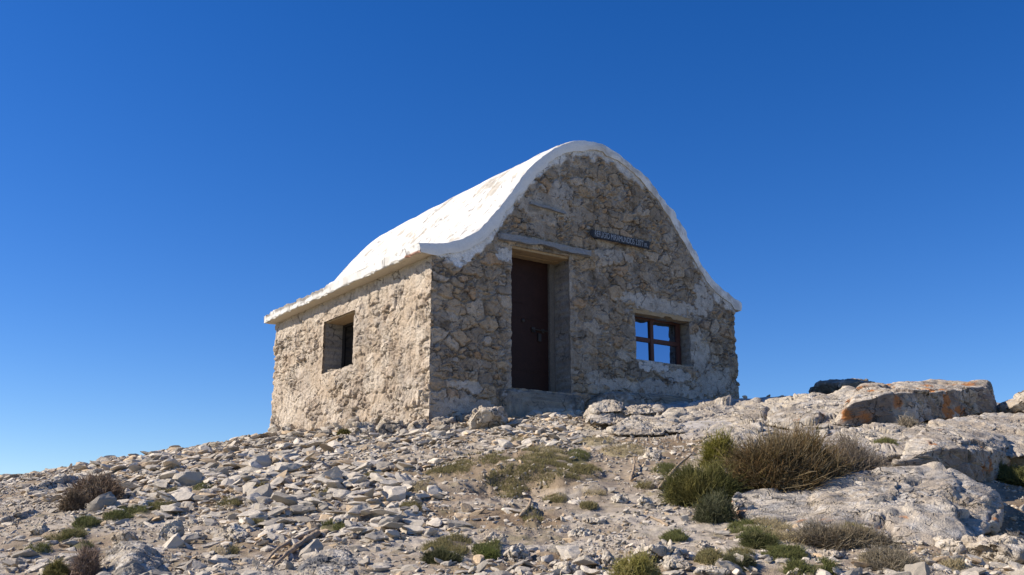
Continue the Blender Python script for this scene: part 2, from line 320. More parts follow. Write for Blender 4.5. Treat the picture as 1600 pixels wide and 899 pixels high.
# openings: wall, along0, along1, z0, z1, depth
DOOR = ('f', 1.32, 2.43, 2.15 - ZB, 4.26 - ZB, .52); WF = ('f', 3.70, 4.92, 2.80 - ZB, 3.59 - ZB, .27); WS = ('l', 2.33, 3.47, 2.68 - ZB, 3.55 - ZB, .40)
PATCH = []                            # smooth plaster patches on the front, photo pixels: x, y, rx, ry, whiteness
for q in [(1035, 478, 55, 13, .12), (1000, 466, 30, 10, .2), (1092, 560, 16, 42, .12), (1015, 572, 22, 10, .5), (1060, 588, 26, 10, .25), (850, 322, 38, 24, .0), (1110, 590, 30, 30, .1),
          (880, 300, 20, 16, .1), (790, 400, 18, 12, .5), (745, 640, 60, 14, .1), (735, 605, 24, 10, .2), (965, 600, 40, 10, .1),
          (1095, 470, 14, 30, .2), (1040, 610, 60, 14, .15), (960, 400, 30, 10, .1), (870, 440, 12, 14, .2)]:
    t, z = onfront(q[0], q[1]); t2, _ = onfront(q[0] + q[2], q[1]); PATCH.append((t, z, abs(t2 - t), q[3] / 1600 * 15, q[4]))
def build_wall():
    L = 2 * (W + D); res = .0115
    def lines(n0, n1, step, snaps):
        a = np.linspace(n0, n1, int(round((n1 - n0) / step)) + 1)
        for s in snaps: a[np.argmin(abs(a - s))] = s
        return a
    pf = lines(0, W, res, [1.32, 2.43, 3.70, 4.92])
    pr = np.linspace(W, W + D, 90)[1:]; pb = np.linspace(W + D, 2 * W + D, 90)[1:]
    pl = lines(2 * W + D, L, res, [L - 3.47, L - 2.33])[1:]
    p = np.concatenate([pf, pr, pb, pl]); ztop = 6.35 - ZB
    z = lines(-.6, ztop, res, [DOOR[3], DOOR[4], WF[3], WF[4], WS[3], WS[4]]); z = np.sort(z)
    x = np.interp(p, [0, W, W + D, 2 * W + D, L], [0, W, W, 0, 0]); y = np.interp(p, [0, W, W + D, 2 * W + D, L], [0, 0, D, D, 0])
    wall = np.where(p <= W, 0, np.where(p < W + D, 1, np.where(p <= 2 * W + D, 2, 3)))
    nv = np.array([[0, -1], [1, 0], [0, 1], [-1, 0]], float)[wall]
    # soften the normals at the corners
    for cpos, n0, n1 in ((W, (0, -1), (1, 0)), (W + D, (1, 0), (0, 1)), (2 * W + D, (0, 1), (-1, 0)), (L, (-1, 0), (0, -1)), (0, (-1, 0), (0, -1))):
        w = sst(-.07, .07, p - cpos); m = abs(p - cpos) < .07
        nv[m] = (np.array(n0)[None] * (1 - w[m, None]) + np.array(n1)[None] * w[m, None])
    n = len(p); Zg, Pg = np.meshgrid(z, p); X = np.repeat(x[:, None], len(z), 1); Y = np.repeat(y[:, None], len(z), 1)
    Wl = np.repeat(wall[:, None], len(z), 1)
    Q = v3(X * 1.0, Y * 1.0, Zg)                      # continuous round the corner
    Pw = Pg + .05 * fbm(Q, .16, 3, 71) ; Zw = Zg + .05 * fbm(Q, .16, 3, 72)
    side = (Wl == 3) | (Wl == 1)
    Pw = Pw + .02 * fbm(Q, .05, 2, 78); Zw = Zw + .02 * fbm(Q, .05, 2, 79)
    f1, f2, ca, cb, ox, oy = worley(Pw, Zw, .27, .19, 73); g1, g2, da, db, o2, o3 = worley(Pw + 5, Zw + 3, .13, .085, 77)
    big = ca > .38                                    # some cells are one stone, others are packed small stones
    ed = np.where(big, (f2 - f1) * .20, np.minimum((f2 - f1) * .20, (g2 - g1) * .09)); ra = np.where(big, cb, da); rb = np.where(big, ca, db)
    tx = np.where(big, ox * (cb - .5) + oy * (ca - .7), o2 * (db - .5) + o3 * (da - .5))
    stone = sst(.006, .034, ed)
    rdg = 1 - 2 * abs(fbm(Q, .12, 4, 76, .6)); relief = .042 * stone * (.25 + 1.0 * ra) + .055 * tx * stone + .020 * fbm(Q, .10, 5, 74, .65) + .018 * fbm(Q, .45, 2, 75) - .014 * sst(.75, 1., rdg)
    pl = sst(.0, .35, fbm(Q, .38, 3, 81) - .10 + .25 * fbm(Q, .08, 3, 82)) * .85           # mortar smeared over the stones
    pl = np.where(side, pl * .9, pl)
    white = np.zeros(pl.shape); smooth = np.zeros(pl.shape); nz = fbm(Q, .14, 4, 83)
    fm = (Wl == 0)
    for (t, zz, a, b, wh) in PATCH:
        m = sst(-.05, .15, 1 - ((Pg - t) / a) ** 2 - ((Zg - zz) / b) ** 2 + nz * 1.1 + .9 * fbm(Q, .05, 3, 87)) * fm
        smooth = np.maximum(smooth, m); white = np.maximum(white, m * wh)
    gap = prof(X) - Zg; wd = np.interp(X, [-.2, .1, .35, .8, 1.3, 2, 3, 4, 4.6, 5.4, 6.2], [.1, .24, .38, .38, .34, .30, .27, .27, .27, .27, .26])
    band = sst(.05, -.02, gap - wd - nz * .13) * fm; smooth = np.maximum(smooth, band)
    bandw = band * np.interp(X, [0, 1.5, 2.6, 3.2, 6], [.95, .9, .75, .5, .42]); white = np.maximum(white, bandw)
    # openings: plaster margin
    for (wl, a0, a1, z0, z1, dp) in (DOOR, WF, WS):
        pa, pb_ = (a0, a1) if wl == 'f' else (L - a1, L - a0)
        dx = np.maximum(np.maximum(pa - Pg, Pg - pb_), 0); dz = np.maximum(np.maximum(z0 - Zg, Zg - z1), 0); dd = np.hypot(dx, dz)
        m = sst(.10, .02, dd + nz * .10) * (fm if wl == 'f' else (Wl == 3)); smooth = np.maximum(smooth, m * (.5 if wl == 'f' else .8))
    basec = sst(.55, .35, Zg + nz * .15) * fm * sst(2.6, 3.3, Pg + nz); smooth = np.maximum(smooth, basec * .9)
    k = np.maximum(pl * .55, smooth * .93)
    h = relief * (1 - k) + k * (.020 + .010 * fbm(Q, .08, 4, 85, .6) + .012 * fbm(Q, .5, 2, 86))
    # side wall: chipped render, hacked stone faces with deep diagonal scars
    q1, q2, qa, qb, qx, qy = worley(Pw * .9 + Zw * .35, Zw - Pw * .3, .24, .30, 91); p1_, p2_, pa_, pb2, px_, py_ = worley(Pw * .9 + Zw * .4 + 9, Zw - Pw * .3, .075, .12, 191)
    sc = sst(.0, .16, fbm(v3(Pg * 1.0 + Zg * .45, Zg * .5, 3), .14, 4, 92, .6) - .16)
    hs_ = .024 * sst(.0, .10, (q2 - q1)) * (.2 + qa) + (.13) * ((qb - .5) * qx + (qa - .5) * qy) + .012 * ((pa_ - .5) * px_ + (pb2 - .5) * py_) - .030 * sc + .022 * fbm(Q, .11, 5, 93, .55)
    ks = sst(-.15, .5, fbm(Q, .5, 3, 95)); top = sst(EAVE - .36, EAVE - .14, Zg + nz * .1)
    ks = np.maximum(ks * .68, top * .85); ks = np.maximum(ks, smooth * .8)
    h = np.where(side, (relief * .75 + hs_ * .7) * (1 - ks) + ks * (.016 + .007 * fbm(Q, .09, 3, 96)), h)
    c_st = mix(np.array([.27, .245, .215]), np.array([.44, .37, .285]), np.clip(ra * 1.1 + nz * .3, 0, 1)); c_st = mix(c_st, np.array([.47, .45, .42]), (rb > .86) * .7)
    c_st = mix(c_st, np.array([.40, .29, .20]), (ra > .88) * .6)
    c_mo = mix(np.array([.33, .315, .295]), np.array([.45, .43, .40]), sst(-.4, .5, fbm(Q, .2, 3, 97)))
    c = mix(c_mo * .95, c_st, stone); c = mix(c, c_mo, k)
    c = mix(c, c * .45, sst(.30, .55, fbm(Q, .22, 5, 98)) * .7 * (1 - white))                       # dark lichen and grime
    c = c * .78; c = mix(c, np.array([.07, .06, .055]), (sst(.012, .002, ed) * (1 - k) * .85 * sst(-.2, .3, fbm(Q, .3, 2, 99))))      # open joints with soil in them
    cs = mix(np.array([.46, .385, .30]), np.array([.56, .50, .42]), sst(-.4, .4, fbm(Q, .25, 4, 101)))
    cs = cs * .86; cs = mix(cs, np.array([.17, .135, .105]), sst(.02, .0, abs(fbm(v3(Pg + Zg * .3, Zg * .7, 1), .3, 4, 107, .6))) * .55 * (1 - ks)); cs = mix(cs, np.array([.30, .27, .24]), sst(.0, .4, fbm(Q, .5, 3, 108)) * .45); cs = mix(cs, np.array([.26, .20, .15]), sst(.1, .45, fbm(Q, .11, 3, 102)) * .5 * (1 - ks)); cs = mix(cs, np.array([.40, .365, .32]), top * .6)
    cs = cs * np.array([1.08, 1.03, .98]); cs = mix(cs, np.array([.19, .155, .125]), sst(.014, .002, ed) * .6 * (1 - ks)); cs = cs * (1 + .30 * (ra[..., None] - .5) * (1 - ks[..., None])); c = np.maximum(np.array([.29, .262, .222]) + 1.15 * (c * np.array([1.14, 1.06, .97]) - np.array([.255, .235, .205])), .05)
    c = np.where(side[..., None], cs, c)
    c = mix(c, np.array([.78, .78, .77]), np.clip(white * (1 + .25 * nz), 0, 1))
    # openings
    hole = np.zeros((n - 1, len(z) - 1), bool); pc = (p[:-1] + p[1:]) / 2; zc = (z[:-1] + z[1:]) / 2
    loops = []
    for (wl, a0, a1, z0, z1, dp) in (DOOR, WF, WS):
        pa, pb_ = (a0, a1) if wl == 'f' else (L - a1, L - a0)
        hole |= ((pc[:, None] > pa) & (pc[:, None] < pb_) & (zc[None] > z0) & (zc[None] < z1))
        i0, i1 = np.argmin(abs(p - pa)), np.argmin(abs(p - pb_)); j0, j1 = np.argmin(abs(z - z0)), np.argmin(abs(z - z1))
        ring = [(i, j0) for i in range(i0, i1)] + [(i1, j) for j in range(j0, j1)] + [(i, j1) for i in range(i1, i0, -1)] + [(i0, j) for j in range(j1, j0, -1)]
        loops.append((ring, wl, dp, (i0, i1, j0, j1)))
        jit = fbm(v3(Pg, Zg), .09, 3, 111) * .5 + .5; amp = .035 if wl == 'f' else .02
        Pj = np.zeros_like(Pg)
        Pj[i0, j0:j1 + 1] = (jit[i0, j0:j1 + 1]) * amp; Pj[i1, j0:j1 + 1] = -(jit[i1, j0:j1 + 1]) * amp
        if wl == 'f': X = X + Pj
        else: Y = Y - Pj
        Zg = Zg.copy(); Zg[i0 + 1:i1, j0] += jit[i0 + 1:i1, j0] * .01
        rim = np.zeros_like(h); rim[i0:i1 + 1, j0] = 1; rim[i0:i1 + 1, j1] = 1; rim[i0, j0:j1 + 1] = 1; rim[i1, j0:j1 + 1] = 1
        h = np.where(rim > 0, np.minimum(h, .02), h)
    cd = np.minimum.reduce([abs(Pg - W), abs(Pg), abs(Pg - L), abs(Pg - 2 * W - D), abs(Pg - W - D)]); cw = sst(.22, .0, cd)
    h = h + cw * (.05 * fbm(v3(0, 0, Zg), .16, 3, 97, .6) - .012)
    V = np.stack([X + nv[:, None, 0] * h, Y + nv[:, None, 1] * h, Zg], -1)
    vt = (prof(X) - .10)
    keep = ~hole; tc = (vt[:-1] + vt[1:])[:, :-1] / 2; xs = (X[:-1] + X[1:])[:, :-1] / 2
    wc = wall[1:]; isg = (wc == 0) | (wc == 2); isg2 = isg[:, None] & np.ones(len(z) - 1, bool)[None]
    keep &= np.where(isg2, zc[None] < tc, zc[None] < EAVE + .06)
    # close the loop: last column equals the first
    idx = np.arange(n * len(z)).reshape(n, len(z)); a, b = idx[:-1], idx[1:]
    Fq = np.stack([a[:, :-1], b[:, :-1], b[:, 1:], a[:, 1:]], -1)[keep]
    Vs = [V.reshape(-1, 3)]; Cs = [c.reshape(-1, 3)]; Fs = [Fq]; off = n * len(z)
    for ring, wl, dp, (i0, i1, j0, j1) in loops:
        m = len(ring); prev = np.array([idx[i, j] for i, j in ring])
        cx = (x[i0] + x[i1]) / 2; cy = (y[i0] + y[i1]) / 2; cz = (z[j0] + z[j1]) / 2
        for q, dd in enumerate([.05, dp * .5, dp]):
            pts = []
            for i, j in ring:
                g = (0.0, 0.012, .02)[q] + .006 * math.sin(i * .9 + j * .7)
                zz = z[j]
                if wl == 'f': pts.append((x[i] + (g if i == i1 else -g if i == i0 else 0), dd, zz + (g if j == j1 else -g * .2 if j == j0 else 0)))
                else: pts.append((dd, y[i] + (g if i == i0 else -g if i == i1 else 0), zz + (g if j == j1 else -g * .2 if j == j0 else 0)))
            pts = np.array(pts); cur = off + np.arange(m); off += m; Vs.append(pts)
            cc = mix(np.array([.40, .37, .33]), np.array([.30, .27, .235]), sst(-.3, .4, fbm(pts, .2, 3, 120))); Cs.append(cc)
            pn, cn = np.roll(prev, -1), np.roll(cur, -1); Fs.append(np.stack([prev, cur, cn, pn], -1)); prev = cur
        # no back: the joinery closes it
    me = np_mesh('wall', np.concatenate(Vs), np.concatenate(Fs), np.concatenate(Cs), False)
    flat_ = np.ones(len(me.polygons), bool); fx = np.concatenate(Fs)[:, 0]; VV = np.concatenate(Vs); flat_ = VV[fx, 0] < .12; flat_ &= VV[fx, 1] > .02; me.polygons.foreach_set('use_smooth', flat_)
    return link('wall', me, M_WALL, hut)
build_wall()

def build_roof():
    # outer profile, dense
    s = np.concatenate([[0], np.cumsum(np.hypot(*np.diff(PT, axis=0).T))]); n = 230
    q = np.linspace(0, s[-1], n); t = np.interp(q, s, PT[:, 0]); z = np.interp(q, s, PT[:, 1])
    kern = np.hanning(11); kern /= kern.sum()
    tp = np.convolve(np.pad(t, 5, 'reflect', reflect_type='odd'), kern, 'valid'); zp = np.convolve(np.pad(z, 5, 'reflect', reflect_type='odd'), kern, 'valid')
    t, z = tp, zp; dt, dz = np.gradient(t), np.gradient(z); nn = np.hypot(dt, dz); nx, nz_ = -dz / nn, dt / nn
    outer = np.stack([t, z], -1)
    th = np.interp(t, [-.2, .1, .8, 3, 5.2, 6, 6.2], [.155, .17, .17, .16, .17, .17, .15]) + .05 * fbm(v3(t, z), .22, 3, 129) * sst(.2, .8, t) * sst(5.9, 5.3, t)
    inner = outer - np.stack([nx, nz_], -1) * th[:, None]
    inner[:, 0] = np.where(t < .1, t, inner[:, 0]); inner[:, 1] = np.where(t < .1, EAVE + .0 * t, inner[:, 1])
    inner[:, 0] = np.where(t > 5.95, t, inner[:, 0]); inner[:, 1] = np.where(t > 5.95, EAVE, inner[:, 1])
    k = 8
    lip0 = np.stack([np.full(k, t[0]), np.linspace(EAVE, z[0], k, endpoint=False)], -1); lip1 = np.stack([np.full(k, t[-1]), np.linspace(z[-1], EAVE, k + 1)[1:]], -1)
    ring = np.concatenate([lip0, outer, lip1, inner[::-1][1:-1]]); no = len(lip0) + n + len(lip1)
    m = len(ring); y = np.linspace(-.040, D + .10, 200); A, Bq = np.meshgrid(np.arange(m), y)
    R = ring[A]; X, Z = R[..., 0], R[..., 1]; Y = Bq.copy(); P = v3(X, Y, Z)
    cen = np.array([3.0, 3.2]); d = np.stack([X - cen[0], Z - cen[1]], -1); d /= np.linalg.norm(d, axis=-1, keepdims=True)
    dn = np.zeros((m, 2)); dn[len(lip0):len(lip0) + n] = np.stack([nx, nz_], -1); dn[:len(lip0)] = (-1, 0); dn[len(lip0) + n:no] = (1, 0)
    outm = (A < no)
    f = fbm(P, .9, 3, 131) * .038 + fbm(P, .18, 3, 132) * .006
    # flaked coat: patches where the wash has come off
    pn = fbm(v3(X * .7 + Z * .6, Y * 1.2, Z * .6), .42, 5, 133, .6) + .42 * np.exp(-((Y - .95) / .55) ** 2) * sst(1.2, 1.8, X) * sst(3.2, 2.4, X)
    flake = sst(.27, .31, pn) * sst(-.1, .35, X)
    f = f - .007 * flake
    crack = sst(.03, .0, abs(fbm(v3(X * .35, Y * 1.6, Z * .35), .3, 3, 134) - .05)) * sst(.12, .3, fbm(P, .35, 2, 135))
    rimz = ((X < -.05) & outm) * sst(2.6, 3.1, Y + .15 * fbm(P, .3, 2, 1))
    blk = np.floor(Y / .17 + .8 * fbm(P, 1., 1, 4)); bl = _h(blk, blk * 0, blk * 0, 9)
    f = f + (.020 * fbm(P, .14, 3, 136) - .03 * sst(.15, .4, fbm(P, .25, 2, 137))) * sst(3.0, 3.4, X) * outm * sst(.5, .0, Y)
    X = X + (dn[A, 0]) * f; Z = Z + dn[A, 1] * f
    topr = rimz * sst(EAVE + .06, EAVE + .12, R[..., 1])
    Z = Z - topr * (.035 * bl) + topr * .02 * fbm(P, .06, 2, 6)
    X = X + rimz * .03 * bl
    # ragged drip edge under the eave
    eb = (A <= 1) | (A >= no - 2)
    Z = Z + eb * .014 * fbm(P, .08, 3, 7) + ((A < no) & (X < 0)) * 0
    ero = sst(.02, .0, abs(R[..., 1] - EAVE)) * (A < 3) * sst(.1, .3, fbm(v3(0, Y, 0), .12, 2, 17)); X = X + ero * .04
    # worn front arris
    fe = sst(.05, .0, Y + .040) * outm; X = X - dn[A, 0] * fe * .016 * (1 + fbm(P, .1, 2, 19)); Z = Z - dn[A, 1] * fe * .016 * (1 + fbm(P, .1, 2, 19))
    white = np.array([.60, .59, .565]); under = np.array([.37, .345, .30]); grey = np.array([.22, .20, .18]); soff = np.array([.50, .45, .36])
    c = np.broadcast_to(white, X.shape + (3,)).copy()
    c = mix(c, np.array([.43, .41, .37]), sst(-.1, .45, fbm(v3(X, Y * 2, Z), .3, 4, 141)) * .6)
    c = mix(c, mix(under, np.array([.45, .41, .35]), sst(-.3, .3, fbm(P, .07, 3, 142))), flake); c = mix(c, np.array([.12, .11, .10]), crack * .95)
    c = mix(c, grey, sst(.1, .35, fbm(P, .16, 4, 143) + .5) * topr * .95)
    c = mix(c, grey * .8, sst(.38, .5, fbm(P, .12, 4, 144)) * .6)
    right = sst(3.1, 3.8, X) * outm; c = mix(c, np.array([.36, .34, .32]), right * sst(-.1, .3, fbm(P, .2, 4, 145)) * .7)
    c = mix(c, soff, (~outm) * 1.0)
    c = mix(c, np.array([.30, .13, .075]), ((A < 2) & (Y < .35)) * .8)                                # tile edges under the corner
    # front and back caps: rings towards the mid line of the band
    Vs = [np.stack([X, Y, Z], -1).reshape(-1, 3)]; Cs = [c.reshape(-1, 3)]; rows = len(y)
    idx = np.arange(rows * m).reshape(rows, m); a, b = idx[:-1], idx[1:]
    Fs = [np.stack([a, np.roll(a, -1, 1), np.roll(b, -1, 1), b], -1).reshape(-1, 4)]
    off = rows * m
    for row, flip in ((0, False), (rows - 1, True)):
        V0 = Vs[0].reshape(rows, m, 3)[row]; o_i = np.arange(len(lip0) - 1, len(lip0) + n + 1); o_i = np.clip(o_i, 0, m - 1)
        oi = np.arange(len(lip0), len(lip0) + n); ii = np.concatenate([[0], (m - 1 - np.arange(n - 2)), [no - 1]])
        pa, pb = V0[oi], V0[ii]; K = 9; g = np.linspace(0, 1, K)[:, None, None]; G = pa[None] * (1 - g) + pb[None] * g
        s_ = -1 if row == 0 else 1; bul = np.sin(np.linspace(0, math.pi, K))[:, None] * .02
        G[..., 1] += s_ * (bul * .5 + .008 * fbm(G, .12, 3, 151) * np.sin(np.linspace(0, math.pi, K))[:, None])
        cc = np.broadcast_to(np.array([.74, .74, .73]), G.shape).copy(); nz = fbm(G, .14, 4, 152)
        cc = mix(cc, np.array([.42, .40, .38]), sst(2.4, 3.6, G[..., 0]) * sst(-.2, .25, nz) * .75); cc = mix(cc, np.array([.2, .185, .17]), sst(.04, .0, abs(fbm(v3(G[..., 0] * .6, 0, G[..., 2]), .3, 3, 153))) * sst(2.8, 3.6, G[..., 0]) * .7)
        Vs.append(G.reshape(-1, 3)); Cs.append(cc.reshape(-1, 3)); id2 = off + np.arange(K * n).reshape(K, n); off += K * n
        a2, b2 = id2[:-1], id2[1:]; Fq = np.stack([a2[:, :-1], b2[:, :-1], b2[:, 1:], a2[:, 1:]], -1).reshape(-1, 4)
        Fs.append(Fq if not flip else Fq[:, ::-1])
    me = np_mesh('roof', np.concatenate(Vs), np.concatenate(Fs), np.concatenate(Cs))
    return link('roof', me, M_ROOF, hut)
build_roof()

# joinery and trim of the hut (local frame: x along the front, y inwards)
bm = bmesh.new(); box(bm, 1.27, 2.40, .455, .50, DOOR[3] - .02, DOOR[4] + .03, .003)
box(bm, 1.30, 2.34, .440, .462, DOOR[3] + .02, DOOR[4] - .01, .004)
for zz_ in (.9, 1.7): box(bm, 1.30, 2.34, .434, .445, zz_, zz_ + .03, .003)
door = bm_obj('door', bm, M_DOOR, hut)
bm = bmesh.new(); rod(bm, (2.0, .41, 1.55), (2.30, .41, 1.55), .011); rod(bm, (2.05, .41, 1.55), (2.05, .385, 1.50), .009); box(bm, 2.02, 2.08, .42, .44, 1.51, 1.59, .002); box(bm, 2.20, 2.25, .415, .44, 1.52, 1.58, .002); box(bm, 2.13, 2.19, .41, .44, 1.38, 1.50, .004)
bm_obj('bolt', bm, M_IRON, door)
bm = bmesh.new(); bmesh.ops.create_uvsphere(bm, u_segments=14, v_segments=8, radius=.03, matrix=Matrix.Translation((1.86, .43, 1.67)) @ Matrix.Diagonal((1, .6, 1, 1))); bm_obj('handle', bm, M_IRON, door)
bm = bmesh.new(); box(bm, 1.50, 1.86, .430, .439, 1.93, 1.955, .002)
for q in range(4): rod(bm, (1.53 + q * .1, .43, 1.942), (1.53 + q * .1, .42, 1.942), .007)
bm_obj('hinge', bm, M_DOOR, door)
bm = bmesh.new(); box(bm, 2.345, 2.445, .40, .52, DOOR[3] - .02, DOOR[4] + .02, .006); bm_obj('door_post', bm, M_JAMB, hut)
bm = bmesh.new(); box(bm, 1.30, 1.36, .40, .52, DOOR[3] - .02, DOOR[4] + .02, .006); bm_obj('door_post', bm, M_JAMB, hut)
def plank(name, t0, t1, y0, y1, z0, z1, mat, amp=.01, seed=0, sub=40, tilt=0., notch=0.):
    nx = sub; ring = 16; a = np.linspace(0, 1, nx)
    sq = [( -1, -1), (-.35, -1), (.35, -1), (1, -1), (1, -.35), (1, .35), (1, 1), (.35, 1), (-.35, 1), (-1, 1), (-1, .35), (-1, -.35)]
    sq = np.array(sq) * .97; ring = len(sq); A, K = np.meshgrid(a, np.arange(ring), indexing='ij')
    X = t0 + (t1 - t0) * A; Y = (y0 + y1) / 2 + sq[K][..., 0] * (y1 - y0) / 2; Z = (z0 + z1) / 2 + sq[K][..., 1] * (z1 - z0) / 2 + tilt * (A - .5)
    P = v3(X * .35, Y, Z + seed); Y = Y + amp * fbm(P, .06, 3, seed + 160) * 1.2; Z = Z + amp * fbm(P, .05, 3, seed + 170) + notch * (sq[K][..., 1] < 0) * sst(.1, .3, fbm(v3(X, seed, 0), .22, 3, 180))
    X = X + ((A == 0) | (A == 1)) * fbm(v3(X, Y, Z), .04, 2, 3) * .03
    idx = np.arange(nx * ring).reshape(nx, ring); p, q = idx[:-1], idx[1:]
    Fq = np.stack([p, np.roll(p, -1, 1), np.roll(q, -1, 1), q], -1).reshape(-1, 4)[:, ::-1]
    caps = []
    V = np.stack([X, Y, Z], -1).reshape(-1, 3); c0 = len(V); V = np.concatenate([V, V.reshape(nx, ring, 3)[0].mean(0, keepdims=True), V.reshape(nx, ring, 3)[-1].mean(0, keepdims=True)])
    for k in range(0, ring, 2):
        caps.append([c0, idx[0, k], idx[0, (k + 1) % ring], idx[0, (k + 2) % ring]]); caps.append([c0 + 1, idx[-1, (k + 2) % ring], idx[-1, (k + 1) % ring], idx[-1, k]])
    return link(name, np_mesh(name, V, np.concatenate([Fq, np.array(caps)]), None, False), mat, hut)
plank('lintel', 1.10, 2.78, -.10, .03, 4.305 - ZB, 4.40 - ZB, M_WOOD, .014, 1, 60, 0, .03)
plank('lintel', 1.20, 2.55, .012, .12, 4.225 - ZB, 4.33 - ZB, M_SOFFIT, .010, 2, 60)
plank('lintel', 1.24, 2.50, .124, .27, 4.232 - ZB, 4.33 - ZB, M_SOFFIT, .008, 3, 50); plank('lintel', 1.24, 2.50, .274, .43, 4.225 - ZB, 4.33 - ZB, M_SOFFIT, .008, 4, 50)
plank('window_lintel', 3.66, 4.95, -.03, .12, 3.54 - ZB, 3.62 - ZB, M_SOFFIT, .012, 5, 50, -.01, .03); plank('window_lintel', 3.66, 4.98, .125, .25, 3.55 - ZB, 3.62 - ZB, M_WOOD, .01, 6, 50)
_a, _b = onfront(826, 320), onfront(880, 333)
plank('ledge_slab', _a[0], _b[0], -.07, .02, (_a[1] + _b[1]) / 2 - .02, (_a[1] + _b[1]) / 2 + .02, M_WOOD, .012, 12, 30, -.04)
# front window
def window_front():
    x0, x1, z0, z1 = 3.68, 4.90, WF[3] - .005, WF[4] - .02; y = .20
    bm = bmesh.new(); fr_ = .055
    box(bm, x0, x1, y, y + .07, z0, z0 + fr_, .005); box(bm, x0, x1, y, y + .07, z1 - fr_, z1, .005); box(bm, x0, x0 + fr_, y + .002, y + .068, z0 + .01, z1 - .01, .005); box(bm, x1 - .09, x1, y + .002, y + .068, z0 + .01, z1 - .01, .005)
    xm = 4.26; zm = (z0 + z1) / 2 + .01
    box(bm, xm - .037, xm + .037, y - .006, y + .06, z0 + .02, z1 - .02, .005); box(bm, x0 + .02, x1 - .03, y + .004, y + .058, zm - .037, zm + .037, .005)
    f = bm_obj('window_frame', bm, M_FRAME, hut)
    for (a, b) in ((x0 + fr_ - .006, xm - .031), (xm + .031, x1 - .084)):
        for (c, d_) in ((z0 + fr_ - .006, zm - .031), (zm + .031, z1 - fr_ + .006)):
            bm = bmesh.new(); box(bm, a, b, y + .028, y + .036, c, d_, 0); bm_obj('pane', bm, M_PANE, f)
window_front()
# side window: same local frame, the wall is the plane x = 0, inwards is +x
z0, z1 = WS[3], WS[4]; bm = bmesh.new(); X0 = .34
box(bm, X0, X0 + .05, 2.31, 2.37, z0 - .01, z1 + .01, .004); box(bm, X0, X0 + .05, 3.42, 3.49, z0 - .01, z1 + .01, .004); box(bm, X0 + .002, X0 + .048, 2.33, 3.47, z0 - .01, z0 + .06, .004); box(bm, X0 + .002, X0 + .048, 2.33, 3.47, z1 - .05, z1 + .02, .004); box(bm, X0 - .004, X0 + .044, 2.87, 2.93, z0 + .03, z1 - .03, .004)
f = bm_obj('window_frame', bm, M_IRON, hut)
for a, b in ((2.36, 2.88), (2.92, 3.43)):
    bm = bmesh.new(); box(bm, X0 + .02, X0 + .028, a, b, z0 + .05, z1 - .04, 0); bm_obj('pane', bm, M_DARKPANE, f)
me = plank('window_lintel', 2.36, 3.44, .02, .34, z1 - .02, z1 + .03, M_SOFFIT, .006, 9, 40); me.rotation_euler = (0, 0, math.pi / 2); me.scale = (1, -1, 1); me.location = (0.0, 0, 0)
# door step and footing: lumpy concrete
def lump(name, x0, x1, y0, y1, z0, z1, mat, amp=.03, seed=0, parent=hut, exps=.35, n=5, col=None):
    V, Fc = ico(n); V = np.sign(V) * abs(V) ** exps; V = V / np.maximum(abs(V).max(0), 1e-6)
    P = np.array([(x0 + x1) / 2, (y0 + y1) / 2, (z0 + z1) / 2]) + V * np.array([x1 - x0, y1 - y0, z1 - z0]) / 2
    N = V / np.linalg.norm(V, axis=1, keepdims=True); P = displace_rock(P + N * (amp * fbm(P, .25, 4, seed + 200))[:, None], N, .5, seed, .3, .3); col = rock_colour(P, vnormals(P, Fc), seed + 77, tone=.72, dark=.5)
    return link(name, np_mesh(name, P, Fc, col), mat, parent)
_ico = {}
def ico(n):
    if n not in _ico:
        b = bmesh.new(); bmesh.ops.create_icosphere(b, subdivisions=n, radius=1); b.verts.ensure_lookup_table()
        _ico[n] = (np.array([v.co[:] for v in b.verts]), np.array([[v.index for v in f.verts] for f in b.faces])); b.free()
    return _ico[n][0].copy(), _ico[n][1]
# the sign
sg = empty('wooden_sign', tuple(list(P0 + FRONT * 3.42 + SIDE * -.07) + [4.69]), math.atan2(FRONT[1], FRONT[0]))
tag(sg, 'small dark wooden board with pale painted letters high on the front gable', 'sign')
bm = bmesh.new(); box(bm, -.60, .60, -.012, .012, -.063, .063, .004); box(bm, -.635, -.592, -.006, .010, -.04, .04, .003); bm_obj('board', bm, M_SIGN, sg)
tx = bpy.data.curves.new('txt', 'FONT'); tx.body = 'REFUGIO MIRAMUNDOS 2.077 m.'; tx.size = .1; tx.align_x = 'CENTER'; tx.align_y = 'CENTER'; tx.extrude = .001; tx.offset = .0
to = bpy.data.objects.new('txt', tx); COL.objects.link(to); bpy.context.view_layer.update()
me = bpy.data.meshes.new_from_object(to.evaluated_get(bpy.context.evaluated_depsgraph_get())); bpy.data.objects.remove(to); me.materials.clear(); me.name = 'lettering'
lt = link('lettering', me, M_LET, sg); xs = [v.co.x for v in me.vertices]; sx = 1.10 / (max(xs) - min(xs))
lt.rotation_euler = (math.pi / 2, 0, 0); lt.scale = (sx, 1.35, 1); lt.location = (0, -.0145, 0)
for bx in (-.43, .43):
    bm = bmesh.new(); box(bm, bx - .02, bx + .02, .012, .055, -.03, .03, .002); bm_obj('bracket', bm, M_IRON, sg)

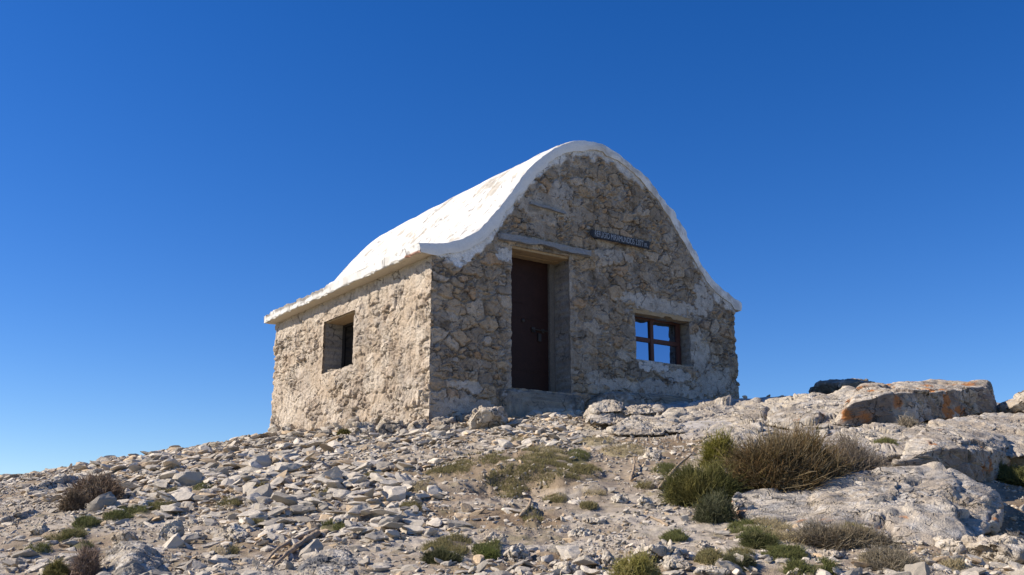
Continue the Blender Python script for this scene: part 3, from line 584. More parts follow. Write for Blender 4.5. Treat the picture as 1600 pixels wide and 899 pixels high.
# ------------------------------------------------------------ rocks
def rock_colour(P, N, seed, tone=1., warm=0., lichen=0., dark=.3, face=0.):
    a = np.array([.50, .435, .345]) * tone; b = np.array([.37, .31, .24]) * tone
    c = mix(a, b, sst(-.3, .4, fbm(P, .35, 4, seed)))
    c = mix(c, np.array([.45, .36, .26]), warm * sst(-.2, .4, fbm(P, .25, 3, seed + 2)))
    c = mix(c, np.array([.16, .155, .15]), dark * sst(.02, .28, fbm(P, .12, 5, seed + 3, .7)))
    c = mix(c, np.array([.56, .52, .46]), .6 * sst(.12, .3, fbm(P, .09, 4, seed + 6, .7)))
    crk = sst(.022, .0, abs(fbm(P * np.array([1, 1, 1.6]), .30, 4, seed + 15, .6))) * sst(-.2, .2, fbm(P, .5, 2, seed + 17)); c = mix(c, np.array([.13, .11, .085]), crk * .6)
    if face: c = mix(c, np.array([.17, .125, .095]), face * sst(.45, .8, -N[:, 1]) * sst(-.45, .2, fbm(P, .3, 4, seed + 8)))  # darkens sides facing the camera: lichen stain, and shade painted into the colour
    if lichen:
        c = mix(c, np.array([.40, .15, .035]), sst(.0, .12, fbm(P, .22, 5, seed + 4, .6) - (.50 - .42 * lichen)) * .85)
    return c
def displace_rock(P, N, size, seed, rough=1., layer=.5, lt=(.15, .1, 1.)):
    s = size; Q = P + s * .06 * np.stack([fbm(P, s * .25, 3, seed + 50 + k) for k in range(3)], -1)
    d = .07 * s * fbm(P, s * .8, 2, seed + 10) + .016 * s * fbm(P, s * .12, 4, seed + 11, .6)
    S3 = np.array([1, 1, 1.7]); f1, f2, tl, cr = worley3(Q * S3, s * .50, seed + 20); d = d + s * (.13 * tl + .07 * (cr - .5)) - .035 * s * (1 - sst(0, .06, f2 - f1))
    f1, f2, tl, cr = worley3(Q * S3, s * .17, seed + 30); d = d + s * (.045 * tl + .02 * (cr - .5)) - .008 * s * (1 - sst(0, .08, f2 - f1))
    lt = np.array(lt) / np.linalg.norm(lt); h = (P @ lt) / (s * .17) + .7 * fbm(P, s * .5, 3, seed + 13); fr_ = h - np.floor(h)
    d = d + layer * .05 * s * (sst(0, .8, fr_) - sst(.85, 1, fr_)) * sst(-.3, .2, fbm(P, s * .6, 2, seed + 14))
    q = min(1., s / .5); cr_ = abs(fbm(P * np.array([1, 1, 1.6]), .30 * q, 4, seed + 15, .6))
    d = d * rough + q * (.016 * fbm(P, .09 * q, 5, seed + 16, .65) - .036 * sst(.03, .0, cr_) * sst(-.2, .2, fbm(P, .5, 2, seed + 17)) + .010 * fbm(P * np.array([1, 1, 3.]), .2, 3, seed + 18))
    return P + N * d[:, None]
def vnormals(P, Fc):
    n = np.cross(P[Fc[:, 1]] - P[Fc[:, 0]], P[Fc[:, 2]] - P[Fc[:, 0]]); N = np.zeros_like(P)
    for k in range(3): np.add.at(N, Fc[:, k], n)
    return N / np.maximum(np.linalg.norm(N, axis=1, keepdims=True), 1e-9)

def outline_rock(name, label, poly, d, depth, seed, cat='rock', group=None, sub=6, lean=.3, flat=.75, rough=1., layer=.5, bury=0, cuts=9, parent=None, mat=None, ysh=.0, **kw):
    """a solid boulder at distance d whose outline from the front follows poly (photo pixels); depth in metres"""
    mv = sum(v for _, v in poly) / len(poly); poly = [(u, v + (bury if v > mv else bury * .3)) for u, v in poly]
    W3 = np.array([at(u, v, d) for u, v in poly]); c = W3.mean(0); q = W3 - c
    ang = np.arctan2(q[:, 2], q[:, 0])
    fine = []
    for i in range(len(q)):
        for k in np.linspace(0, 1, 14, endpoint=False): fine.append(q[i] * (1 - k) + q[(i + 1) % len(q)] * k)
    fine = np.array(fine); fa = np.arctan2(fine[:, 2], fine[:, 0]); rr = np.hypot(fine[:, 0], fine[:, 2]); o = np.argsort(fa); fa, rr = fa[o], rr[o]
    V, Fc = ico(sub); phi = np.arctan2(V[:, 2], V[:, 0]); cp = np.hypot(V[:, 0], V[:, 2]); R = np.interp(phi, fa, rr, period=2 * math.pi)
    rad = R * cp ** flat; y = np.sign(V[:, 1]) * abs(V[:, 1]) ** .9 * depth / 2
    z = rad * np.sin(phi); P = np.stack([rad * np.cos(phi), y, z], -1); dim = np.array([np.ptp(P[:, 0]), np.ptp(P[:, 1]), np.ptp(P[:, 2])]) / 2; U_ = P / dim; rg = np.random.default_rng(seed)
    for k in range(cuts):
        nn = rg.normal(size=3); nn /= np.linalg.norm(nn); hh = rg.uniform(.52, .8); e_ = U_ @ nn; m_ = e_ > hh; U_[m_] -= ((e_[m_] - hh) * .9)[:, None] * nn
    P = U_ * dim; P[:, 1] += lean * P[:, 2] + depth * ysh
    size = math.sqrt(abs(np.ptp(fine[:, 0]) * np.ptp(fine[:, 2]))); N = vnormals(P, Fc)
    P = displace_rock(P + c, N, size, seed, rough, layer) - c; N = vnormals(P, Fc)
    col = rock_colour(P + c, N, seed, **kw)
    me = np_mesh(name, P, Fc, col); o = link(name, me, mat or M_ROCK, parent, tuple(c))
    if parent is None: tag(o, label, cat, group)
    return o
def hull_rock(name, label, pts, seed, cat='rock', group=None, sub=7, rough=.4, layer=.4, **kw):
    """an angular block: the convex solid of corner points (photo pixel x, y, distance), weathered"""
    Q = np.array([at(*p) for p in pts]); c = (Q.max(0) + Q.min(0)) / 2; dim = np.ptp(Q, axis=0) / 2; U_ = (Q - c) / dim
    b = bmesh.new(); [b.verts.new(p) for p in U_]; bmesh.ops.convex_hull(b, input=b.verts[:]); b.normal_update()
    pl = [(np.array(f.normal[:]), float(f.normal.dot(f.verts[0].co))) for f in b.faces]; b.free(); V, Fc = ico(sub); inv = np.zeros(len(V))
    cc = U_.mean(0); acc = 0
    for n_, h_ in pl:
        if h_ - n_ @ cc < 0: n_, h_ = -n_, -h_
        acc = acc + np.maximum(V @ n_ / max(h_ - n_ @ cc, .02), 0) ** 28
    rad = acc ** (-1 / 28.); P = (cc + V * rad[:, None]) * dim + c; size = math.sqrt(dim[0] * dim[2]) * 2; N = vnormals(P, Fc); P = displace_rock(P, N, size, seed, rough, layer); N = vnormals(P, Fc)
    o = link(name, np_mesh(name, P - c, Fc, rock_colour(P, N, seed, **kw)), M_ROCK, None, tuple(c)); tag(o, label, cat, group); return o
lump('doorstep', 1.12, 2.62, -.13, .50, -.35, DOOR[3] - .012, M_ROCK, .055, 1, n=6, exps=.25)
lump('footing', 2.7, 6.35, -.42, .3, -.5, .62, M_ROCK, .06, 2, n=6, exps=.3)
lump('footing', 5.7, 6.75, -.25, 1.2, -.5, .78, M_ROCK, .06, 3, exps=.5)



def px_rock(name, label, u, v, w, h, seed, depth=None, d=None, cat='stone', group=None, tilt=0., sub=5, **kw):
    """u, v: centre of the foot; w, h: size in photo pixels"""
    if d is None: d = hit(u, v)[1]
    k = d / F; rg = np.random.default_rng(seed); n = 9; poly = []
    for i in range(n):
        a = 2 * math.pi * (i + rg.uniform(-.3, .3)) / n; rr = rg.uniform(.86, 1.1); x = math.cos(a) * w / 2 * rr; y = math.sin(a) * h * .75 * rr
        x, y = x * math.cos(tilt) - y * math.sin(tilt), x * math.sin(tilt) + y * math.cos(tilt); poly.append((u + x, v - h * .22 + (-y)))
    return outline_rock(name, label, poly, d, depth or w * k * .8, seed, cat, group, sub, **kw)

R = outline_rock
H = hull_rock
H('boulder', 'big pale limestone slab with pitted grey face, below the large brown bush', [(1138, 768, 7.9), (1200, 764, 8.0), (1280, 750, 8.2), (1400, 728, 8.6), (1490, 721, 8.7), (1556, 757, 8.4), (1574, 790, 8.0), (1134, 800, 7.35), (1230, 842, 7.0), (1400, 880, 6.7), (1468, 866, 6.6), (1520, 852, 6.9), (1562, 825, 7.6), (1300, 790, 9.2), (1560, 800, 9.2)], 301, 'boulder', rough=.34, layer=.4, dark=.85, lichen=.14)
H('boulder', 'pale slab with shade-darkened overhanging end, just above the big slab', [(1393, 724, 8.6), (1450, 703, 8.9), (1510, 700, 9.2), (1580, 708, 9.9), (1475, 745, 9.0), (1540, 756, 9.4), (1582, 738, 9.9), (1440, 672, 10.0), (1500, 668, 10.2), (1572, 683, 10.4), (1400, 740, 9.2), (1560, 740, 10.6)], 302, 'boulder', rough=.3, dark=.4, lichen=.1, face=.6)  # shade of the overhanging end is painted in through face
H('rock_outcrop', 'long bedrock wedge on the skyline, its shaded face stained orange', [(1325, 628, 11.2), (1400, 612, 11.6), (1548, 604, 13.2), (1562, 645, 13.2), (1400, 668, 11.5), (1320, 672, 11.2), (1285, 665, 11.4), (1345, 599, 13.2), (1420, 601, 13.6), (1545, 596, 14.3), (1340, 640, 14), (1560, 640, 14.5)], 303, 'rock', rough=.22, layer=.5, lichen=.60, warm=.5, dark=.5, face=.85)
H('rock_outcrop', 'low pale bedrock block on the skyline left of the stained wedge', [(1195, 650, 11.8), (1250, 628, 12.2), (1330, 606, 13.2), (1350, 620, 12.4), (1335, 668, 11.2), (1270, 680, 11.2), (1200, 665, 11.4), (1240, 640, 14), (1350, 640, 14)], 322, 'rock', rough=.4, layer=.7, dark=.35, lichen=.1)
H('rock_outcrop', 'low pale bedrock shelf in front of the right half of the hut', [(1005, 662, 12.2), (1050, 641, 12.9), (1100, 632, 13.4), (1180, 629, 13.6), (1200, 640, 12.9), (1192, 668, 11.9), (1110, 680, 11.6), (1030, 676, 11.7), (1100, 660, 14.8)], 305, 'rock', rough=.6, warm=.3, dark=.3, layer=1.)
for i_, (l_, p_) in enumerate((('lowest and longest block of the cracked rock pile by the front wall', [(912, 652, 12.6), (925, 640, 12.9), (1000, 637, 13.1), (1040, 643, 13.0), (1035, 660, 12.4), (960, 664, 12.2), (915, 662, 12.3), (960, 650, 13.8)]),
                              ('tilted top block of the cracked rock pile by the front wall', [(918, 640, 12.75), (930, 628, 12.9), (958, 624, 13.0), (975, 630, 13.0), (972, 643, 12.6), (930, 646, 12.55), (950, 640, 13.5)]),
                              ('right block of the cracked rock pile by the front wall', [(972, 640, 12.8), (985, 633, 13.0), (1030, 635, 13.2), (1042, 643, 12.9), (1000, 648, 12.6), (975, 648, 12.6), (1005, 645, 13.6)]))):
    H('rock_outcrop', l_, p_, 3060 + i_, 'rock', sub=6, rough=.7, warm=.4, dark=.3, layer=1.2)
H('rock_outcrop', 'flat warm slab just below the cracked rock pile by the hut', [(948, 672, 11.8), (980, 654, 12.2), (1040, 651, 12.5), (1064, 662, 12.1), (1035, 680, 11.6), (965, 680, 11.6), (1000, 672, 13)], 307, 'rock', rough=.4, warm=.4, dark=.2)
H('rock_outcrop', 'pale bedrock ribs behind the yellow-green bush', [(1092, 694, 10.4), (1100, 674, 11), (1150, 660, 11.6), (1240, 656, 11.8), (1300, 668, 11.3), (1290, 700, 10.3), (1180, 708, 10.1), (1190, 690, 12.4)], 308, 'rock', rough=.5, warm=.15, dark=.35, layer=1.)
H('rock_outcrop', 'broad smooth warm bedrock sheet at the right edge under the stained wedge', [(1420, 704, 10.1), (1400, 678, 10.8), (1470, 653, 11.3), (1545, 642, 12), (1650, 648, 12), (1700, 700, 10.2), (1560, 718, 9.7), (1550, 700, 12.8)], 309, 'rock', rough=.22, warm=.45, dark=.15)
H('rock_outcrop', 'broad pale bedrock sheet between the brown bush and the stained wedge', [(1262, 708, 9.9), (1285, 682, 10.6), (1340, 664, 11.1), (1420, 657, 11.4), (1460, 670, 10.9), (1440, 712, 9.8), (1350, 718, 9.7), (1350, 690, 12.2)], 310, 'rock', rough=.35, warm=.1, dark=.25, layer=1.)
R('rock_outcrop', 'pale rounded bedrock hump on the skyline right of the hut', [(1170, 632), (1195, 620), (1240, 611), (1290, 614), (1330, 628), (1345, 655), (1290, 668), (1210, 660), (1165, 648)], 13.0, 1.6, 304, 'rock', bury=14, sub=7, lean=1.7, flat=.8, rough=.75, dark=.3)
R('rock_outcrop', 'pale rock with an orange spot on the skyline, cut by the right edge', [(1570, 640), (1580, 630), (1598, 622), (1625, 606), (1660, 610), (1670, 640), (1620, 650)], 13.0, 1.0, 311, 'rock', sub=5, lean=.5, warm=.4, lichen=.3)
R('rock_outcrop', 'rock toned dark for hut shadow on the skyline behind the stained wedge', [(1262, 608), (1285, 599), (1310, 598), (1345, 592), (1370, 595), (1400, 602), (1420, 620), (1340, 640), (1270, 630)], 17.5, 1.5, 312, 'rock', sub=6, lean=.1, rough=.5, tone=.55, dark=.5)  # low tone puts the hut's shadow into the rock colour
H('boulder', 'grey boulder with a pointed pale corner, bottom left of the photo', [(138, 905, 5.7), (168, 864, 6.0), (190, 847, 6.2), (222, 846, 6.3), (262, 872, 6.2), (205, 872, 5.55), (290, 900, 6.0), (232, 925, 5.5), (150, 925, 5.5), (290, 925, 5.9), (200, 900, 6.8)], 313, 'boulder', rough=.45, tone=.85, dark=.5)
H('boulder', 'dark pitted rock with a pale edge beside a split dead root', [(452, 910, 5.6), (475, 872, 5.9), (500, 857, 6.1), (540, 855, 6.2), (575, 880, 6.1), (600, 915, 5.9), (560, 915, 5.5), (470, 925, 5.4), (540, 900, 6.6)], 314, 'boulder', rough=.4, tone=.8, dark=1.)
R('boulder', 'tawny cracked boulder in shade against the front wall, left of the door step', [(733, 662), (738, 645), (752, 636), (785, 638), (806, 650), (804, 668), (770, 676), (738, 674)], 12.9, .55, 315, 'boulder', sub=6, lean=.1, flat=.5, rough=.6, warm=.7, tone=1.0, dark=.15)
R('boulder', 'pale knobbly boulder at the right edge of the photo below the big slab', [(1506, 875), (1512, 850), (1535, 834), (1580, 830), (1610, 838), (1625, 870), (1600, 888), (1540, 888)], 6.5, .7, 316, 'boulder', sub=6, lean=.25, flat=.45, rough=1.1, dark=.25)
R('boulder', 'squarish pale boulder wedged under the right end of the big slab', [(1455, 868), (1462, 845), (1490, 838), (1508, 852), (1508, 872), (1480, 884), (1460, 880)], 6.7, .4, 317, 'boulder', sub=6, lean=.2, flat=.45, rough=.9, dark=.2)
R('boulder', 'rounded tan boulder at the foot of the big slab, left of the squarish boulder', [(1392, 862), (1402, 846), (1428, 842), (1448, 852), (1450, 868), (1420, 876), (1398, 872)], 6.8, .4, 318, 'boulder', sub=5, lean=.3, flat=.5, rough=.8, warm=.3, dark=.2)
R('boulder', 'long slanting grey slab left of the dry brown bush on the left slope', [(22, 778), (40, 765), (95, 745), (140, 738), (160, 748), (120, 768), (80, 786), (35, 790)], 10.4, 1.0, 319, 'boulder', bury=12, sub=6, lean=.9, flat=.5, rough=.8, dark=.3, tone=.95)
R('boulder', 'low pale slab crowning the left skyline', [(148, 726), (165, 716), (200, 712), (240, 718), (235, 730), (180, 738)], 14.2, 1.0, 320, 'boulder', bury=10, sub=5, lean=.8, flat=.5, rough=.8, dark=.3)
R('boulder', 'greenish boulder lying at the far left foot of the slope beside the dry grass', [(0, 825), (10, 803), (35, 795), (60, 802), (68, 818), (40, 832), (10, 836)], 8.3, .6, 321, 'boulder', bury=8, sub=5, lean=.5, rough=.9, warm=.2, dark=.4)
st = [('tan block against the corner of the hut, below the side wall', 700, 663, 60, 20, .6), ('pale slab jutting from the corner of the hut', 668, 655, 50, 20, .3), ('square tan block in the rubble under the side wall', 640, 668, 40, 18, .5),
      ('upright pale stone in the rubble under the side wall', 570, 684, 44, 32, .15), ('flat cream slab below the side window, beside a green cushion', 548, 694, 48, 14, .3), ('small dark brown stone at the foot of the side wall', 448, 676, 16, 14, .5),
      ('tan stone at the foot of the front wall between the corner and the tawny boulder', 718, 672, 34, 16, .5), ('broken tan block left of the corner rubble', 608, 672, 34, 18, .45)]
for i, (l, u, v, w, h, wm) in enumerate(st): px_rock('stone', l, u, v, w, h, 340 + i, warm=wm, dark=.25, rough=1.1, tilt=random.uniform(-.15, .15), flat=.5)
st = [('upright wedge-shaped pale stone on the gravel, left of the bushes', 1020, 718, 36, 18, -.35), ('bright white stone on the gravel below the turf bank', 968, 786, 32, 16, .1), ('rounded pitted white stone right of the bright white one', 1010, 791, 28, 18, 0),
      ('flat cream slab casting a dark shadow, middle of the gravel slope', 930, 818, 48, 12, .0), ('cream block just below the flat cream slab', 908, 836, 38, 16, .1), ('grey-white rounded boulder on the gravel at the bottom centre', 772, 850, 34, 22, 0),
      ('chalk-white stone at the foot of the turf bank', 905, 764, 18, 14, 0), ('long bright slab at the bottom edge, above the yellow grass tuft', 1030, 872, 90, 22, .1), ('pale angular block below the long bright slab', 1060, 888, 56, 26, 0),
      ('white flat stone at the bottom edge right of the yellow grass tuft', 1110, 897, 60, 14, -.05), ('rounded cream stone left of the yellow grass tuft', 918, 880, 46, 20, .1), ('squat cream stone at the bottom edge, left of the rounded cream one', 885, 896, 46, 20, .0),
      ('shaded grey stone touching the yellow grass tuft', 948, 882, 24, 22, 0), ('bright flat stone on the dry grass below the big slab', 1305, 872, 44, 14, .1), ('pale chip under the dark bush, on white gravel', 1098, 856, 26, 12, 0),
      ('lumpy grey stone at the bottom, left of the small white pebbles', 810, 872, 40, 24, 0), ('yellowish flat stone beside the split dead root', 555, 842, 44, 14, .05), ('long pale slab leaning on others, lower left slope', 365, 838, 64, 20, -.3),
      ('white boulder with a shaded right side, lower left slope', 270, 842, 54, 30, .1), ('tan flat stone on bare gravel, lower left slope', 308, 842, 28, 12, 0), ('squarish grey stone at the left edge of the rubble', 62, 836, 34, 22, .1),
      ('pair-topped long grey slab on the left slope', 195, 852, 56, 26, -.45), ('thin white slab on bare gravel, lower left', 372, 848, 36, 12, -.2), ('white flat stone beside the green patch, left slope', 320, 776, 34, 14, 0)]
for i, (l, u, v, w, h, tl) in enumerate(st): px_rock('stone', l, u, v, w, h, 360 + i, tone=1.08, dark=.15, rough=1.0, tilt=tl, flat=.55)
FOOT = []
for i in range(34):
    rg = np.random.default_rng(3300 + i); a = rg.uniform(-.1, 5.4) if i < 26 else rg.uniform(-.5, .4); g = rg.uniform(.05, .55) if i < 26 else rg.uniform(.1, .5); p = P0 + SIDE * a - FRONT * g * (1 - .08 * a)
    if i >= 26: p = P0 + FRONT * rg.uniform(-.3, 1.1) - SIDE * rg.uniform(.1, .55)
    u_, v_ = project(np.array([p[0], p[1], tz(p[0], p[1])])); k = F / p[1]; w_ = rg.uniform(.16, .44) * k
    o = px_rock('stone', 'tan stone', float(u_), float(v_) + 2, w_, w_ * rg.uniform(.35, .75), 3400 + i, d=float(p[1]), tilt=rg.uniform(-.3, .3), group='stones packed against the side wall' if i < 26 else 'stones heaped at the near corner', sub=4, warm=rg.uniform(.3, 1), tone=(.82 if i % 2 else .62), dark=.3, rough=.9); FOOT.append((float(u_), i, o))
ORD = 'closest second third fourth fifth sixth seventh eighth ninth tenth eleventh twelfth thirteenth fourteenth fifteenth sixteenth'.split()
for key, fn, txt in ((0, lambda u, i: i < 26 and u > 530, 'stone at side wall foot, right of the window, %s from near corner'), (1, lambda u, i: i < 26 and u <= 530, 'stone at side wall foot, left of the window, %s from it'), (2, lambda u, i: i >= 26, 'stone heaped at the near corner of the hut, %s from the left')):
    L_ = sorted([f for f in FOOT if fn(f[0], f[1])], key=lambda f: -f[0] if key < 2 else f[0])
    for q, (_, i, o) in enumerate(L_): o['label'] = ('tan ' if i % 2 else 'dark brown ') + (txt % ORD[min(q, 15)].replace('closest', 'first') if q < 15 else txt.split(', %s')[0] + ', near the far corner')
# rubble on the sill of the side window
for i, (a, b, sc) in enumerate(((3.3, .12, .07), (3.12, .2, .06), (2.95, .16, .05), (2.8, .22, .075))):
    p = P0 + FRONT * b + SIDE * a; V, Fc = ico(3); N = V.copy(); P = V * np.array([sc * 1.3, sc * .8, sc * .6]); P = displace_rock(P, N, sc * 1.6, 400 + i, 1.3)
    o = link('stone', np_mesh('stone', P, Fc, rock_colour(P, N, 410 + i)), M_ROCK, None, (p[0], p[1], WS[3] + ZB + sc * .42)); tag(o, ('pale stone at the far end of the side window sill', 'grey stone second from the far end of the side window sill', 'small stone in the middle of the side window sill', 'stone at the near end of the side window sill')[i], 'stone')

# ------------------------------------------------------------ loose stones, rubble and gravel
def stone_variant(seed, sub, flatn):
    rg = np.random.default_rng(seed); V, Fc = ico(sub); P = V.copy()
    for k in range(17):
        n = rg.normal(size=3); n /= np.linalg.norm(n); h = rg.uniform(.34, .75); dd = P @ n; m = dd > h; P[m] -= (dd[m] - h)[:, None] * n
    P *= np.array([1, rg.uniform(.45, .85), rg.uniform(*flatn)]); P = P + V * (.06 * fbm(P, .35, 3, seed))[:, None]
    return P / abs(P[:, 0]).max(), Fc
def density(u, v, x, y):              # how much of the ground is covered by rubble
    n = fbm(v3(x, y), .9, 4, 501); m = sst(760, 560, u + 120 * n) * (sst(870, 810, v - .25 * (u - 300) * (u < 300) + 30 * n) * .9 + .1)
    m = np.maximum(m, sst(712, 695, v + 14 * n) * sst(960, 880, u) * .9)
    m = np.maximum(m, .16); m = np.maximum(m, sst(850, 885, v + 10 * n) * .45)
    m = np.where(u < 120, np.minimum(m, .5 + .3 * n), m)
    m = m * (1 - bedrock_mask(u, v, x, y) * .85) * (1 - .8 * sst(.1, .5, turf_mask(u, v)))
    m = m * (.55 + .9 * sst(-.35, .2, fbm(v3(x, y), .45, 3, 502)))
    return m
def inside_hut(x, y, g=.0):
    q = np.stack([x, y], -1) - P0; a = q @ FRONT; b = q @ SIDE; return (a > -g) & (a < W + g) & (b > -g) & (b < D + g)
def scatter(n, dmin, dmax, pw, seed, dens):
    rg = np.random.default_rng(seed); u = rg.uniform(-.56, .56, n); t = rg.random(n); d = (dmin ** pw + t * (dmax ** pw - dmin ** pw)) ** (1 / pw)
    x, y = u * d, d; z = tz(x, y); pu, pv = project(v3(x, y, z)); k = rg.random(n) < dens(pu, pv, x, y); k &= ~inside_hut(x, y, .02) & (pu > -60) & (pu < 1660)
    return x[k], y[k], z[k], pu[k], pv[k]
def slope_normal(x, y):
    e = .12; zx = (tz(x + e, y, False) - tz(x - e, y, False)) / (2 * e); zy = (tz(x, y + e, False) - tz(x, y - e, False)) / (2 * e)
    n = np.stack([-zx, -zy, np.ones_like(zx)], -1); return n / np.linalg.norm(n, axis=-1, keepdims=True)
def rotations(n, nor, tilt, seed):
    rg = np.random.default_rng(seed); nn = nor + rg.normal(size=(n, 3)) * tilt; nn /= np.linalg.norm(nn, axis=1, keepdims=True)
    a = rg.normal(0, .9, n); h = np.stack([np.cos(a), np.sin(a), np.zeros(n)], -1); X = h - (h * nn).sum(1, keepdims=True) * nn; X /= np.linalg.norm(X, axis=1, keepdims=True)
    Y = np.cross(nn, X); return np.stack([X, Y, nn], -1)
def merge(name, variants, pos, rot, size, col, mat, vseed=0, smooth=False):
    rg = np.random.default_rng(vseed); pick = rg.integers(0, len(variants), len(pos)); Vs, Fs, Cs = [], [], []; off = 0
    for k, (V, Fc) in enumerate(variants):
        m = pick == k; c = m.sum()
        if not c: continue
        P = np.einsum('nij,vj->nvi', rot[m], V) * size[m][:, None, None] + pos[m][:, None]; nv = len(V)
        Vs.append(P.reshape(-1, 3)); Fs.append((Fc[None] + (np.arange(c) * nv)[:, None, None]).reshape(-1, 3) + off); Cs.append(np.repeat(col[m], nv, 0)); off += c * nv
    return link(name, np_mesh(name, np.concatenate(Vs), np.concatenate(Fs), np.concatenate(Cs), smooth), mat)
def stone_cols(n, seed):
    rg = np.random.default_rng(seed); c = np.array([.53, .465, .375])[None] * rg.uniform(.6, 1.18, (n, 1)); w = rg.random((n, 1))
    c = np.where(w > .86, c * np.array([.95, .82, .66]), c); c = np.where(w < .10, c * .62, c); return c
x, y, z, pu, pv = scatter(38000, 5.2, 19, 1.45, 601, lambda u, v, x, y: density(u, v, x, y))
rg = np.random.default_rng(602); dens_here = density(pu, pv, x, y)
size = .026 * (1 - rg.random(len(x)) * .985) ** (-.50); size = np.clip(size, .020, .088) * (.75 + .45 * dens_here)
nor = slope_normal(x, y); rot = rotations(len(x), nor, .27, 603); pos = v3(x, y, z) + nor * (size * (.04 + .42 * rg.random(len(x)) * dens_here))[:, None]
order = np.argsort(-(size / y)); NI = 262; top, rest = order[:NI], order[NI:]
VAR = [stone_variant(700 + k, 4, (.14, .36)) for k in range(26)]; VARM = [np_mesh('stone', V, Fc, None, False) for V, Fc in VAR]
for me in VARM: me.materials.append(M_STONE)
LM = [('left dry brown bush', 155, 765), ('long slanting slab', 95, 762), ('grey boulder at bottom left', 215, 875), ('side wall far corner', 428, 676), ('near corner of the hut', 676, 658),
      ('side window', 530, 585), ('split dead root', 465, 860), ('long green patch', 190, 800), ('turf bank', 800, 745), ('tawny boulder by the wall', 770, 660), ('cracked rock pile', 970, 640),
      ('curved dead branch', 1055, 745), ('dark green dome bush', 1098, 775), ('bottom yellow tuft', 998, 890), ('big pale slab', 1350, 790), ('large brown bush', 1240, 725), ('green tuft at bottom centre', 764, 868), ('flat cream slab', 930, 812),
      ('left skyline crest', 200, 718), ('round green cushion', 538, 682), ('green patch amid the rubble', 500, 773), ('turf patch under the rubble', 520, 826), ('orange-stained wedge', 1450, 640), ('dark pitted rock', 520, 880)]
VFLAT = [np.ptp(V[:, 2]) / np.ptp(V[:, 0]) for V, _ in VAR]
pickv = {int(k): int(rg.integers(0, len(VAR))) for k in top}; bins = {}
for k in top:
    dl = [math.hypot(pu[k] - l[1], (pv[k] - l[2]) * 1.6) for l in LM]; j = int(np.argmin(dl)); dx, dy = pu[k] - LM[j][1], (pv[k] - LM[j][2]) * 1.6
    dr = ('right of' if dx > 0 else 'left of') if abs(dx) > abs(dy) else ('below' if dy > 0 else 'above')
    wpx = size[k] / y[k] * F * 2; sz = 'large' if wpx > 36 else 'mid-sized' if wpx > 27 else 'small'; shp = 'flat' if VFLAT[pickv[int(k)]] < .33 else 'blocky'
    bins.setdefault((j, dr, sz, shp), []).append((dl[j], int(k)))
LAB = {}
for (j, dr, sz, shp), L_ in bins.items():
    L_.sort()
    for q, (_, k) in enumerate(L_):
        LAB[k] = (f"{sz} {shp} pale stone {dr} the {LM[j][0]}" + ('' if len(L_) == 1 else f", {ORD[q]}" if 0 < q < 16 else ', closest' if q == 0 else ', farthest few'), f"loose stones {dr} the {LM[j][0]}")
for k in top:
    o = bpy.data.objects.new('stone', VARM[pickv[int(k)]]); COL.objects.link(o)
    M = Matrix([[*rot[k][i], pos[k][i]] for i in range(3)] + [[0, 0, 0, 1]]); s = size[k]; o.matrix_world = M @ Matrix.Diagonal((s, s, s, 1))
    l, g = LAB[int(k)]; tag(o, l, 'stone', g)
VL = [stone_variant(750 + k, 3, (.17, .42)) for k in range(12)]
o = merge('rubble', VL, pos[rest], rot[rest], size[rest], stone_cols(len(rest), 605), M_RUB, 606); tag(o, 'countless smaller pale limestone pieces strewn over the slope', 'rubble', kind='stuff')
VG = [stone_variant(780 + k, 2, (.4, .8)) for k in range(10)]
x, y, z, pu, pv = scatter(52000, 5.0, 16, 1.15, 611, lambda u, v, x, y: (1 - .9 * bedrock_mask(u, v, x, y)) * (1 - .45 * sst(.1, .5, turf_mask(u, v))) * (.25 + .75 * sst(-.3, .3, fbm(v3(x, y), .6, 3, 612))))
rg = np.random.default_rng(613); size = np.clip(.0075 * (1 - rg.random(len(x)) * .98) ** (-.42), .007, .03) * (.65 + .05 * y); nor = slope_normal(x, y); pos = v3(x, y, z) + nor * (size * .25)[:, None]
o = merge('gravel', VG, pos, rotations(len(x), nor, .5, 614), size, stone_cols(len(x), 615) * .9, M_RUB, 616); tag(o, 'fine pale gravel and chips covering the bare ground', 'gravel', kind='stuff')

# ------------------------------------------------------------ plants
def strands(base, tip, bend, r0, r1, col, coltip, seg=4, sides=3, jit=.0, seed=0):
    n = len(base); t = np.linspace(0, 1, seg + 1); rg = np.random.default_rng(seed)
    C = base[:, None] * (1 - t)[None, :, None] + tip[:, None] * t[None, :, None] + bend[:, None] * (4 * t * (1 - t))[None, :, None]
    if jit: C[:, 1:] += rg.normal(size=(n, seg, 3)) * jit
    T = np.gradient(C, axis=1); T /= np.maximum(np.linalg.norm(T, axis=2, keepdims=True), 1e-9); a = rg.normal(size=(n, 1, 3)); U = np.cross(T, a); U /= np.maximum(np.linalg.norm(U, axis=2, keepdims=True), 1e-9); Wv = np.cross(T, U)
    ph = np.arange(sides) * 2 * math.pi / sides; rr = (r0[:, None] * (1 - t) + r1[:, None] * t)
    P = C[:, :, None] + rr[:, :, None, None] * (U[:, :, None] * np.cos(ph)[None, None, :, None] + Wv[:, :, None] * np.sin(ph)[None, None, :, None])
    idx = np.arange(n * (seg + 1) * sides).reshape(n, seg + 1, sides); a_, b_ = idx[:, :-1], idx[:, 1:]
    Fq = np.stack([a_, np.roll(a_, -1, 2), np.roll(b_, -1, 2), b_], -1).reshape(-1, 4)
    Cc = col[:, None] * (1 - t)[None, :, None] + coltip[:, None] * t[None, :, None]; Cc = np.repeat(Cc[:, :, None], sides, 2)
    return P.reshape(-1, 3), Fq, Cc.reshape(-1, 3), C
